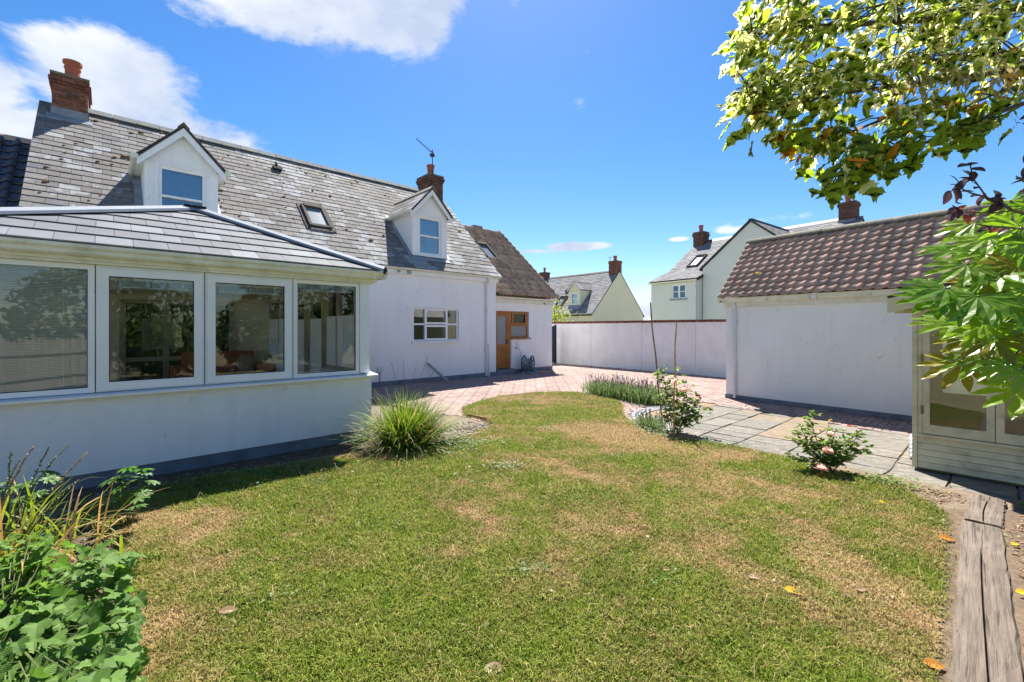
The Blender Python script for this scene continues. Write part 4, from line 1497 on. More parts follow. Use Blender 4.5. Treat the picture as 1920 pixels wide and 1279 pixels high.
# ------------------------------------------------------------------ boundary wall
WD = Vector((.652, -.758)).normalized()
bw = thing('boundary_wall', 'long white rough rendered garden wall with red brick coping between house and garage', 'wall', (1.90, 19.98, 0), math.atan2(WD.y, WD.x))
q = MB()
cuts = [-2.6, -.012, 2.11, 4.52, 6.6, 10.5]
for i in range(len(cuts) - 1):
    q.box(cuts[i] + .006, cuts[i + 1] - .006, 0, .2, -.1, 1.765)
q.build('wall', 'rough_white_render', bw)
box('joint_filler', 'joint_sand', bw, -2.5, 10.4, .03, .17, -.1, 1.76)
q = MB()
x = -2.6
while x < 10.5:
    q.rv = random.random()
    d = random.uniform(-.004, .004)
    q.box(x, x + .066, -.035 + d, .235 + d, 1.767, 1.85 + random.uniform(-.004, .004))
    x += .075
q.build('coping', 'red_brick', bw, kind='stuff')
gp = thing('side_gate', 'edge of a dark blue side gate between the house corner and boundary wall', 'gate', (1.865, 19.55, 0), H_A)
MB().box(-.9, .055, -.02, .03, .05, 1.66).build('board', 'gate_paint', gp)
MB().box(.056, .11, -.04, .05, 0, 1.72).build('post', 'gate_paint', gp)

# ------------------------------------------------------------------ houses beyond the wall
L_A = math.atan2(-.737, .676)
lh = thing('far_house', 'cream house beyond the wall with grey slate roof, gable wall and small dormer', 'house', (7.84, 42.8, 0), L_A)
LZ = lambda y: 3.15 + .98 * y
q = MB()
q.prism([(-.3, 0, 0), (-.3, 9.0, 0), (-.3, 9.0, 3.1), (-.3, 4.5, 7.5), (-.3, 0, 3.1)], (.3, 0, 0))
q.box(-10.6, -.301, .0, .3, 0, 3.1).box(-10.6, -.301, 8.7, 9, 0, 3.1)
q.prism([(-10.9, 0, 0), (-10.9, 9.0, 0), (-10.9, 9.0, 3.1), (-10.9, 4.5, 7.5), (-10.9, 0, 3.1)], (.3, 0, 0))
q.build('wall', 'cream_render', lh)
dk = MB().prism([(-11, -.25, LZ(-.25)), (-11, 4.5, LZ(4.5)), (-11, 9.25, LZ(-.25)), (-11, 9.25, LZ(-.25) - .12), (-11, 4.5, LZ(4.5) - .12), (-11, -.25, LZ(-.25) - .12)], (11.02, 0, 0))
lroof = dk.build('roof', 'roof_deck', lh)
slate_field(lroof, (-11, -.28, LZ(-.28)), (1, 0, 0), (0, 1, .98), 11.03, 6.7, .26, .42, .012, 'far_slate', seed=21, tilt=.05)
MB().prism([(-10.5, 4.36, LZ(4.5) - .06), (-10.5, 4.5, LZ(4.5) + .1), (-10.5, 4.64, LZ(4.5) - .06)], (9.6, 0, 0)).build('ridge', 'ridge_stone', lroof)
box('fascia', 'cream_render', lh, -10.9, .0, -.12, -.003, 2.75, 3.0)
gutter(lh, -10.9, .05, -.2, 3.03, .07)
dormer(lh, -3.5, -2.05, .55, 3.95, 5.5, 6.35, LZ, 'cream_render', 'far_slate', fine=False, win=(.3, .08), over=.2, split=.5)
skylight(lh, (-5.6, .75, LZ(.75)), (1, 0, 0), (0, 1, .98), .95, 1.5, h=.2, pane='rooflight_pane')
MB().box(-5.55, -5.2, 2.35, 2.5, LZ(2.35), LZ(2.35) + .3).build('roof_vent', 'dark_plastic', lh)
chimney(lh, -1.05, -.06, 4.05, 4.95, 6.6, 7.05, 8.55, bm='red_brick', pot=(.5, .5), pot_r=.2, pot_h=.55, seed=31)
chimney(lh, -11.1, -10.2, 4.05, 4.95, 6.6, 7.05, 8.3, bm='sooty_brick', pot=(.5, .5), pot_r=.15, pot_h=.6, seed=32)
MB().tube([(-1.12, 4.4, 7.6), (-1.12, 4.4, 9.1)], .03, 6).tube([(-1.12, 4.1, 9.0), (-1.12, 4.7, 9.05)], .02, 6).build('aerial', 'black_metal', lh)

rh = thing('far_gabled_house', 'pale green rendered house with tall gable and slate roofs standing behind the garage', 'house', (*R_O, 0), R_A)
RP = [(-.45, 0), (8, 0), (8, 4), (4.23, 6.62), (1.38, 4.66), (-.45, 3.97)]
q = MB()
q.prism([(-5.0, y, z) for y, z in RP], (.25, 0, 0))
q.prism([(2.75, y, z) for y, z in RP[1:4] + [(1.0, 4.4), (1.0, 0)]], (.25, 0, 0))
holes_wall(q, -4.749, -2.36, 0, 4.0, -.45, -.2, [(-3.75, -2.96, 3.07, 3.80)])
q.box(-2.61, -2.36, -.199, .3, 0, 4.2)
q.prism([(-2.31, 0, 0), (2.9, 0, 0), (2.9, 0, 4.15), (0, 0, 6.42), (-2.31, 0, 4.57)], (0, .25, 0))
q.box(-2.31, -2.06, .2501, 4, 0, 4.5)
q.box(2.65, 2.9, .2501, 4, 0, 4.1)
q.build('wall', 'pale_green_render', rh)
dk = MB()
dk.prism([(-5.1, 1.36, 4.74), (-5.1, 4.23, 6.70), (-5.1, 8.1, 4.0), (-5.1, 8.1, 3.9), (-5.1, 4.23, 6.58), (-5.1, 1.36, 4.62)], (8.15, 0, 0))
dk.prism([(-5.1, -.5, 4.02), (-5.1, 1.359, 4.738), (-5.1, 1.359, 4.63), (-5.1, -.5, 3.92)], (2.82, 0, 0))
rroof = dk.build('roof', 'roof_deck', rh)
slate_field(rroof, (-5.12, -.6, 4.025), (1, 0, 0), (0, 1.96, .72), 2.84, 2.1, .19, .33, .012, 'far_slate', seed=22, tilt=.05, name='slate_lean')
slate_field(rroof, (-5.12, 1.36, 4.745), (1, 0, 0), (0, 2.85, 1.96), 8.2, 3.46, .19, .33, .012, 'far_slate', seed=23, tilt=.05)
MB().prism([(-4.3, 4.10, 6.66), (-4.3, 4.23, 6.80), (-4.3, 4.36, 6.66)], (6.5, 0, 0)).build('ridge', 'black_metal', rroof)
dk = MB()
for sg in (-1, 1):
    dk.prism([(sg * 2.45, -.06, 4.49 if sg < 0 else 4.51), (0, -.06, 6.5), (0, 4.4, 6.5), (sg * 2.45, 4.4, 4.49 if sg < 0 else 4.51)], (0, 0, -.07))
wr = dk.build('wing_roof', 'roof_deck', rh)
slate_field(wr, (2.5, -.08, 4.47), (0, 1, 0), (-2.5, 0, 2.05), 4.4, 3.2, .2, .33, .012, 'far_slate', seed=24, tilt=.05)
q = MB()
for sg in (-1, 1):
    q.bar((sg * 2.45, -.07, 4.50), (0, -.07, 6.51), .05, .05)
q.bar((0, -.07, 6.53), (0, 4.3, 6.53), .16, .06)
q.build('verge', 'black_metal', rh)
wnd = MB()
x0, x1, z0, z1 = -3.75, -2.96, 3.07, 3.80
y = -.42
wnd.box(x0, x0 + .06, y, y + .07, z0, z1).box(x1 - .06, x1, y, y + .07, z0, z1).box(x0 + .06, x1 - .06, y, y + .07, z1 - .06, z1).box(x0 + .06, x1 - .06, y, y + .07, z0, z0 + .06).box(-3.40, -3.31, y, y + .07, z0 + .06, z1 - .06)
wnd.box(x0 + .06, -3.40, y, y + .05, 3.42, 3.45).box(-3.31, x1 - .06, y, y + .05, 3.42, 3.45)
wd = wnd.build('window', 'upvc', rh)
for p, q_ in ((x0 + .06, -3.40), (-3.31, x1 - .06)):
    for r, s_ in ((z0 + .06, 3.42), (3.45, z1 - .06)):
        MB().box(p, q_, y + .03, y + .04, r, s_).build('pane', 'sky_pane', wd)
MB().box(x0 - .08, x1 + .08, -.53, -.40, z0 - .07, z0 - .003).build('sill', 'lead', wd)
chimney(rh, -5.05, -4.42, 3.75, 4.4, 5.7, 6.25, 7.25, bm='sooty_brick', pot=(.5, .5), pot_r=.13, pot_h=.42, seed=41)
chimney(rh, 2.2, 2.85, 3.9, 4.5, 5.9, 6.6, 7.4, bm='sooty_brick', pot=(.45, .5), pot_r=.13, pot_h=.42, seed=42)
MZ = lambda y: 4.74 + .688 * (y - 1.38)
for xx in (-4.15, -2.75):
    skylight(rh, (xx, 1.62, MZ(1.62)), (1, 0, 0), (0, 1, .688), .62, 1.25, h=.12)
pipe(rh, [(-2.42, -.5, 4.0), (-2.42, -.5, 0)], .045, 'pipe_plastic')
gutter(rh, -5.1, -2.3, -.62, 3.97, .06, name='gutter')

# ------------------------------------------------------------------ summerhouse
sh = thing('summerhouse', 'sage green wooden summerhouse with glazed doors and low felted roof at the patio edge', 'summerhouse', (*S_O, 0), S_A)
SW, SD_, SH = 2.4, 1.6, 1.79
MB().box(-.005, .035, -.03, .05, .03, SH).build('corner_post', 'shed_paint', sh)
MB().box(.036, .075, -.012, .05, .40, SH).build('door_jamb', 'shed_paint', sh)
clad = MB().prism([(0, -.004, 0), (0, -.018, .004), (0, -.006, .066), (0, .014, .066), (0, .014, 0)], (SW - .075, 0, 0)).data('cladding_board', 'shed_paint')
for i in range(5):
    inst('cladding_board', clad, sh, Matrix.Translation((.037, 0, .032 + i * .068)))
MB().box(.037, SW, -.035, .045, .374, .402).build('door_sill', 'shed_paint', sh)
side = MB().prism([(.0, 0, 0), (-.014, 0, .004), (-.004, 0, .09), (.016, 0, .09), (.016, 0, 0)], (0, SD_, 0)).data('side_board', 'shed_paint')
for i in range(19):
    inst('side_board', side, sh, Matrix.Translation((0, .052, .035 + i * .092)))


def shed_leaf(x0, x1):
    q = MB()
    y, c, z0, z1 = -.022, .058, .41, SH - .02
    q.box(x0, x0 + c, y, y + .04, z0, z1).box(x1 - c, x1, y, y + .04, z0, z1).box(x0 + c, x1 - c, y, y + .04, z1 - c, z1).box(x0 + c, x1 - c, y, y + .04, z0, z0 + .10)
    d = q.build('door', 'shed_paint', sh)
    MB().box(x0 + c, x1 - c, y + .016, y + .02, z0 + .10, z1 - c).build('pane', 'old_glass', d)
    return d


d = shed_leaf(.078, .612)
for z in (.62, 1.18, 1.6):
    MB().box(.066, .088, -.03, -.0221, z, z + .09).build('hinge', 'brass', d)
d = shed_leaf(.618, 1.15)
MB().tube([(.65, -.03, 1.0), (.65, -.06, 1.0), (.72, -.065, 1.0)], .009, 6).build('handle', 'brass', d)
shed_leaf(1.156, 1.69)
shed_leaf(1.696, 2.23)
MB().box(.03, SW, -.02, .04, SH - .018, SH + .03).box(2.235, SW, -.02, .04, .40, SH - .019).build('top_rail', 'shed_paint', sh)
q = MB()
holes_wall(q, .02, SW, .03, SH, SD_ - .03, SD_, [(.10, .78, .66, 1.62), (.92, 1.6, .66, 1.62)])
q.build('back_wall', 'shed_inside', sh)
q = MB()
for (p, r) in ((.10, .78), (.92, 1.6)):
    q.box(p, p + .045, SD_ - .04, SD_ - .005, .66, 1.62).box(r - .045, r, SD_ - .04, SD_ - .005, .66, 1.62).box(p + .045, r - .045, SD_ - .04, SD_ - .005, .66, .705).box(p + .045, r - .045, SD_ - .04, SD_ - .005, 1.575, 1.62)
q.build('back_window_frame', 'shed_inside', sh)
for (p, r) in ((.145, .735), (.965, 1.555)):
    MB().box(p, r, SD_ - .02, SD_ - .016, .705, 1.575).build('back_pane', 'old_glass', sh)
MB().box(.05, SW - .03, SD_ - .06, SD_ - .031, .05, .60).build('inner_panel', 'shed_inside_pale', sh)
MB().box(.05, SW - .03, SD_ - .25, SD_ - .061, .60, .62).build('shelf', 'shed_inside', sh)
MB().box(.02, SW, .05, SD_, .0, .03).build('floor', 'shed_inside', sh)
MB().box(SW - .02, SW, .05, SD_, .03, SH).build('side_wall', 'shed_inside', sh)
RS = .23
ridge = lambda x: 1.915 + RS * (x + .19)
rx = SW / 2
q = MB()
q.prism([(-.2, -.16, ridge(-.2)), (rx, -.16, ridge(rx)), (SW + .2, -.16, ridge(-.2)), (SW + .2, -.16, ridge(-.2) - .022), (rx, -.16, ridge(rx) - .022), (-.2, -.16, ridge(-.2) - .022)], (0, SD_ + .3, 0))
q.build('roof', 'felt', sh)
for x_, a, b in ((-.2, -.2, rx), (1, SW + .2, rx)):
    MB().prism([(a, -.15, ridge(-.2) - .03), (b, -.15, ridge(rx) - .03), (b, -.15, ridge(rx) - .19), (a, -.15, ridge(-.2) - .19)], (0, .02, 0)).build('bargeboard', 'shed_paint', sh)
MB().prism([(.0, -.01, SH + .031), (SW, -.01, SH + .031), (SW, -.01, ridge(0) - .04), (rx, -.01, ridge(rx) - .04), (0, -.01, ridge(0) - .04)], (0, .03, 0)).build('gable_board', 'shed_paint', sh)
MB().box(-.19, -.16, -.12, SD_ + .1, ridge(-.19) - .13, ridge(-.19) - .03).build('eaves_board', 'shed_paint', sh)
MB().box(-.158, -.004, .02, .06, 1.72, 1.78).build('eaves_bracket', 'shed_paint', sh)
pl = thing('trellis_end', 'end of a small white plastic crate poking out behind the summerhouse post', 'crate', to_world(S_O, S_A, -.02, .55, 0), S_A)
q = MB()
for i in range(5):
    q.box(-.06, .14, -.1, .1, .02 + i * .05, .035 + i * .05)
q.build('slat', 'blind_white', pl)
q = MB()
for (a, b) in ((-.06, -.1), (-.06, .085), (.125, -.1), (.125, .085)):
    q.box(a, a + .015, b, b + .015, 0, .26)
q.build('upright', 'blind_white', pl)
pl.name = 'crate'

# ------------------------------------------------------------------ lawn outline (world coordinates)
LAWN = [(-3.72, 3.9), (-3.2, 4.38), (-2.6, 4.82), (-2.2, 5.12), (-1.8, 5.33), (-1.3, 5.42), (-.85, 5.75), (-.55, 6.2), (-.25, 6.9), (-.42, 7.45), (-.82, 7.85), (-.92, 8.5), (-.62, 9.3), (-.24, 9.97), (.5, 10.5),
        (1.2, 10.65), (1.72, 10.35), (2.05, 9.75), (2.22, 9.2), (2.16, 8.7), (2.0, 8.2), (1.93, 7.6), (1.9, 7.0), (1.95, 6.45), (2.2, 6.12), (2.55, 5.95), (2.98, 5.6), (3.26, 5.15), (3.52, 4.6), (3.72, 4.25), (3.58, 3.66),
        (2.9, 2.95), (2.3, 2.38), (1.72, 1.82), (1.0, 1.12), (-1.0, 1.2), (-1.75, 1.7), (-2.0, 2.2), (-2.25, 2.7), (-2.75, 3.15), (-3.3, 3.5)]


def inside(x, y, poly):
    c = False
    n = len(poly)
    for i in range(n):
        x1, y1 = poly[i]
        x2, y2 = poly[(i + 1) % n]
        if (y1 > y) != (y2 > y) and x < (x2 - x1) * (y - y1) / (y2 - y1) + x1:
            c = not c
    return c


def lawn_z(x, y):
    """the lawn lies a little above the paving and swells gently in the middle"""
    return .025 + .05 * math.exp(-(((x + .2) / 2.2) ** 2 + ((y - 5.2) / 2.6) ** 2)) + .012 * mnoise.noise(Vector((x * .9, y * .9, 3)))


def loc_in(fr, ang, X, Y):
    c, s = math.cos(ang), math.sin(ang)
    a, b = X - fr[0], Y - fr[1]
    return c * a + s * b, -s * a + c * b


PATIO = [(-3.85, .35), (-4.05, 1.1), (-4.0, 1.9), (-3.6, 2.75), (-2.65, 2.62), (-1.7, 2.36), (-.2, 1.98), (1.0, 1.8), (2.6, 1.6), (2.6, -.6), (.7, -.78), (0, -.66), (-.28, -.9), (-.95, -.68), (-1.52, -.56), (-2.18, -.62), (-3.0, -.5), (-3.45, -.1)]
patio_w = [tuple(to_world(S_O, S_A, x, y))[:2] for x, y in PATIO]
SET_C, SET_R = (3.4, 7.5), 1.36


def set_r(X, Y):
    return math.hypot(X - SET_C[0], Y - SET_C[1])


drive = sheet('drive', [(-6.5, 6.5), (-2.2, 5.6), (1.5, 5.5), (3.6, 6.0), (5.5, 6.5), (8.8, 4.2), (11, 8), (9, 14), (2.2, 22.5), (-3, 20), (-8, 13)], -.052, 'joint_sand')

# block paving, herringbone square to the house
blk = MB().add([(0, 0, -.05), (.2, 0, -.05), (.2, .1, -.05), (0, .1, -.05), (.003, .003, -.004), (.197, .003, -.004), (.197, .097, -.004), (.003, .097, -.004), (.009, .009, 0), (.191, .009, 0), (.191, .091, 0), (.009, .091, 0)],
               [(0, 1, 5, 4), (1, 2, 6, 5), (2, 3, 7, 6), (3, 0, 4, 7), (4, 5, 9, 8), (5, 6, 10, 9), (6, 7, 11, 10), (7, 4, 8, 11), (8, 9, 10, 11)])
blk_me = blk.data('brick', 'block_paver')
bpoly = (blk.v, blk.f, blk.mi)
todo = []
U_ = .104
for i in range(-90, 130):
    for j in range(-100, 100):
        m = (i - j) % 4
        if m == 0:
            a, b, ang = i * U_, j * U_, 0
        elif m == 3:
            a, b, ang = (i + 1) * U_, j * U_, PI / 2
            if True:
                pass
        else:
            continue
        ca, cb = (a + .1, b + .05) if ang == 0 else (a - .05, b + .1)
        if ca < -5.2 or ca > 11.5 or cb < -10.5 or cb > 9:
            continue
        if cb > -.03 and ca < .05 or cb > .17 and ca < 3.0:
            continue
        P = to_world(H_O, H_A, ca, cb)
        X, Y = P.x, P.y
        wx = (X - 1.90) * WD.x + (Y - 19.98) * WD.y
        wy = -(X - 1.90) * WD.y + (Y - 19.98) * WD.x
        if wy > -.02:
            continue
        gx, gy = loc_in(G_O, G_A, X, Y)
        if gx > -.03 and gy > -.03 and gy < 2.55:
            continue
        if gx > 5.2 or gy > 4:
            continue
        if Y < 5.0 or X < -3.6:
            continue
        if inside(X, Y, patio_w) or set_r(X, Y) < SET_R - .02 and X < 3.6:
            continue
        if inside(X, Y, LAWN) and inside(X + .12, Y, LAWN) and inside(X - .12, Y, LAWN) and inside(X, Y + .12, LAWN):
            continue
        if inside(X, Y, [(-2.6, 5.2), (-.5, 5.2), (-.1, 7.2), (-1.2, 8.0), (-2.2, 6.9)]):
            continue
        pp = proj((X, Y, 0))
        vis = pp and 690 < pp[0] < 1730 and pp[1] < 835
        if vis and pp[0] < 835 and pp[1] > 745:
            vis = False
        todo.append((1 / (X * X + Y * Y) if vis else 0, a, b, ang))
todo.sort(key=lambda q: -q[0])
rest = MB()
Rh = Matrix.Translation((H_O[0], H_O[1], 0)) @ Matrix.Rotation(H_A, 4, 'Z')
for k, (sc, a, b, ang) in enumerate(todo):
    M = Rh @ Matrix.Translation((a, b, random.uniform(-.0022, .0015))) @ Matrix.Rotation(ang + random.uniform(-.012, .012), 4, 'Z') @ Matrix.Rotation(random.uniform(-.006, .006), 4, 'X')
    if k < 300 and sc > 0:
        inst('brick', blk_me, drive, M)
    else:
        rest.mesh(bpoly, M, random.random())
rest.build('block_paving', 'block_paver', drive, kind='stuff')

# stone flags laid in strips away from the lawn
patio = sheet('patio', [(p.x, p.y) for p in (to_world(S_O, S_A, x, y) for x, y in PATIO)], -.016, 'joint_sand')
rg = random.Random(15)
x = -4.2
while x < 2.6:
    wdt = rg.choice((.38, .46, .54, .6))
    y = -1.0 - rg.uniform(0, .4)
    while y < 3.0:
        ln = rg.choice((.3, .38, .45, .6, .6, .76))
        cx_, cy_ = x + wdt / 2, y + ln / 2
        gap = .007
        corners = [(x + gap, y + gap), (x + wdt - gap, y + gap), (x + wdt - gap, y + ln - gap), (x + gap, y + ln - gap)]
        ins = sum(inside(*c_, PATIO) for c_ in corners)
        if ins >= 1 and inside(cx_, cy_, PATIO) or ins >= 2:
            # trim to the outline where a slab crosses it
            if ins < 4:
                cc = []
                for c_ in corners:
                    t_ = 1.0
                    while t_ > .1 and not inside(cx_ + (c_[0] - cx_) * t_, cy_ + (c_[1] - cy_) * t_, PATIO):
                        t_ -= .03
                    cc.append((cx_ + (c_[0] - cx_) * t_, cy_ + (c_[1] - cy_) * t_))
                corners = cc
            zt = rg.uniform(-.004, .006)
            Wc = to_world(S_O, S_A, cx_, cy_)
            poly = []
            for i in range(4):
                p, q_ = Vector(corners[i]), Vector(corners[(i + 1) % 4])
                for k in range(4):
                    c_ = p.lerp(q_, k / 4)
                    if k:
                        c_ += Vector((rg.uniform(-.006, .006), rg.uniform(-.006, .006)))
                    P = to_world(S_O, S_A, c_.x, c_.y)
                    poly.append((P.x - Wc.x, P.y - Wc.y))
            n = len(poly)
            tx, ty = rg.uniform(-.006, .006), rg.uniform(-.006, .006)
            zz = lambda p: zt + p[0] * tx + p[1] * ty
            vs = [(p[0], p[1], -.044) for p in poly] + [(p[0], p[1], zz(p) - .008) for p in poly] + [(p[0] * .982, p[1] * .982, zz(p)) for p in poly]
            fs = [(i, (i + 1) % n, n + (i + 1) % n, n + i) for i in range(n)] + [(n + i, n + (i + 1) % n, 2 * n + (i + 1) % n, 2 * n + i) for i in range(n)] + [tuple(range(2 * n, 3 * n))]
            sb = MB().add(vs, fs).build('slab', 'sandstone_flag', patio)
            sb.location = (Wc.x, Wc.y, 0)
        y += ln
    x += wdt

# arc of granite setts at the patio's rounded corner
sett = MB().add([(-.048, -.04, -.04), (.048, -.04, -.04), (.048, .04, -.04), (-.048, .04, -.04), (-.046, -.038, 0), (.046, -.038, 0), (.046, .038, 0), (-.046, .038, 0), (-.036, -.028, .008), (.036, -.028, .008), (.036, .028, .008), (-.036, .028, .008)],
                [(0, 1, 5, 4), (1, 2, 6, 5), (2, 3, 7, 6), (3, 0, 4, 7), (4, 5, 9, 8), (5, 6, 10, 9), (6, 7, 11, 10), (7, 4, 8, 11), (8, 9, 10, 11)])
sme = sett.data('sett', 'sett_stone')
for ring in range(4):
    rr = SET_R - .06 - ring * .092
    n = int(rr * R(120) / .108)
    for i in range(n):
        an = R(108) + (i + .5 * (ring % 2)) * .108 / rr
        X, Y = SET_C[0] + rr * math.cos(an), SET_C[1] + rr * math.sin(an)
        if inside(X, Y, patio_w) and ring > 2:
            continue
        inst('sett', sme, patio, Matrix.Translation((X, Y, .012 + random.uniform(-.003, .003))) @ Matrix.Rotation(an + PI / 2 + random.uniform(-.03, .03), 4, 'Z'))


# sleepers edging the right hand bed
def sleeper(pts, w0, w1, label, seed):
    rg = random.Random(seed)
    a, b = Vector((*pts[0], 0)), Vector((*pts[1], 0))
    d = b - a
    L = d.length
    o = bpy.data.objects.new('sleeper', None)
    n = 26
    vs, fs = [], []
    sec = [(-1, -.12), (-1, .022), (-.9, .037), (-.45, .041), (-.05, .040), (-.01, .014), (.012, .014), (.05, .039), (.5, .041), (.9, .037), (1, .022), (1, -.12)]
    m = len(sec)
    for i in range(n + 1):
        t_ = i / n
        hw = (w0 + (w1 - w0) * t_) / 2
        cr = .35 * math.sin(t_ * 5 + seed) * .2
        for (s_, z) in sec:
            e = rg.uniform(-.006, .006) if abs(s_) > .5 else 0
            z2 = z + rg.uniform(-.002, .003) + (.028 if abs(s_) < .04 and not (.2 < t_ < .97) else 0)
            vs.append((L * t_ + (rg.uniform(-.01, .01) if i in (0, n) else 0), s_ * hw + e + cr * hw * (abs(s_) < .1), z2))
    for i in range(n):
        for j in range(m - 1):
            fs.append((i * m + j, (i + 1) * m + j, (i + 1) * m + j + 1, i * m + j + 1))
    fs.append(tuple(range(m)))
    fs.append(tuple(range(n * m, (n + 1) * m))[::-1])
    ob = MB().add(vs, [f[::-1] for f in fs]).build('sleeper', 'weathered_sleeper', None, label=label, cat='sleeper', group='timber sleepers edging the bed')
    ob.location = a
    ob.rotation_euler = (0, 0, math.atan2(d.y, d.x))
    return ob


sleeper([(3.63, 3.42), (1.57, 1.45)], .22, .23, 'long cracked grey timber sleeper running to the bottom edge beside the lawn', 3)
sleeper([(4.28, 3.98), (3.67, 3.45)], .22, .22, 'short weathered timber sleeper end lying below the summerhouse boards', 8)


# ------------------------------------------------------------------ beds and lawn
sheet('flower_bed', [(-7, 1.0), (-2.2, .6), (-1.6, 1.2), (-1.5, 4.0), (-.2, 5.6), (.2, 7.4), (-.5, 8.6), (-1.35, 8.2), (-2.6, 7.3), (-4.4, 5.3), (-6.5, 4.2)], -.02, 'soil')
sheet('planting_bed', [(1.2, .6), (3.0, .9), (5.6, 2.5), (5.2, 3.6), (4.45, 4.05), (3.9, 4.7), (3.3, 5.5), (2.9, 5.2), (3.5, 3.7)], .006, 'dry_soil')
sheet('bark_bed', [(3.62, 3.75), (3.42, 3.6), (1.3, 1.62), (1.3, 1.2), (1.9, .8), (4.8, 2.2), (5.2, 3.0), (4.6, 3.72), (4.2, 3.72)], .022, 'bark_soil')
sheet('worn_bed', [(-1.5, 6.15), (-.6, 5.75), (-.2, 6.4), (-.15, 7.3), (-.5, 7.75), (-1.0, 8.1), (-1.75, 7.2)], -.012, 'dry_soil')

DRY = [(1.75, 6.05, .70, .55, 1.35), (1.1, 6.6, .8, .45, 1.05), (.6, 8.6, .9, 1.0, .45), (2.6, 5.4, .6, .4, .8), (-2.75, 3.5, .5, .25, .6), (-2.3, 3.1, .3, .35, .65), (-1.9, 5.25, .5, .18, .9), (-.6, 7.0, .35, .8, .7),
       (-.3, 9.6, .8, .4, .5), (1.6, 9.6, .7, .8, .25), (2.9, 4.3, .6, .5, .4), (3.1, 3.3, .3, .5, .35), (.3, 4.9, .7, .5, .45), (1.6, 4.2, .8, .5, .35), (-2.0, 2.2, .35, .5, .6), (2.2, 2.4, .35, .5, .35), (.35, 3.2, .7, .4, .28), (2.0, 3.2, 1.1, .9, .08),
       (-1.5, 3.6, .9, .12, .35), (-.9, 4.2, .7, .12, .3), (1.0, 5.4, .6, .25, .35)]
LUSH = [(-.9, 3.35, .38, .22, .7), (-1.7, 4.4, .8, .35, .35), (.65, 3.95, .3, .18, .5), (1.1, 2.5, .5, .3, .3), (-.45, 2.45, .5, .35, .3), (-1.3, 2.6, .8, .5, .35), (.4, 6.9, .7, .4, .4), (.9, 7.9, .8, .5, .3), (1.2, 4.9, .7, .25, .5),
        (-.1, 5.4, .5, .3, .35), (2.6, 5.75, .5, .2, .9), (3.1, 5.0, .4, .3, .6), (-2.9, 4.35, .7, .25, .8), (-.5, 5.6, .5, .25, .5)]


def dryness(x, y):
    """how parched the turf is at a spot, 0 green to 1 straw"""
    d = .24 + .42 * mnoise.noise(Vector((x * .85, y * .85, 7.3))) + .46 * mnoise.noise(Vector((x * 2.6, y * 2.6, 1.1))) + .42 * mnoise.noise(Vector((x * 9, y * 8, 4.2)))
    for (cx, cy, rx, ry, w) in DRY:
        d += w * math.exp(-((x - cx) / rx) ** 2 - ((y - cy) / ry) ** 2)
    for (cx, cy, rx, ry, w) in LUSH:
        d -= w * math.exp(-((x - cx) / rx) ** 2 - ((y - cy) / ry) ** 2)
    d += .30 * mnoise.noise(Vector((x * 5.1, y * 5.1, 9.7)))
    d = .5 + (d - .5) * 1.25
    return max(0., min(1., d))


ST = .05
gx = np.arange(-4.0, 4.2, ST)
gy = np.arange(.9, 11.0, ST)
idx, vs, fs, dv = {}, [], [], []


def gv(i, j):
    if (i, j) not in idx:
        x, y = float(gx[i]), float(gy[j])
        idx[(i, j)] = len(vs)
        vs.append((x, y, lawn_z(x, y)))
        dv.append(dryness(x, y))
    return idx[(i, j)]


for i in range(len(gx) - 1):
    for j in range(len(gy) - 1):
        if inside(float(gx[i]) + ST / 2, float(gy[j]) + ST / 2, LAWN):
            fs.append((gv(i, j), gv(i + 1, j), gv(i + 1, j + 1), gv(i, j + 1)))
lm = MB().add(vs, fs).data('lawn', 'turf_ground', True)
a = lm.attributes.new('dry', 'FLOAT', 'POINT')
a.data.foreach_set('value', dv)
lawn = bpy.data.objects.new('lawn', lm)
COL.objects.link(lawn)
lawn['kind'] = 'structure'


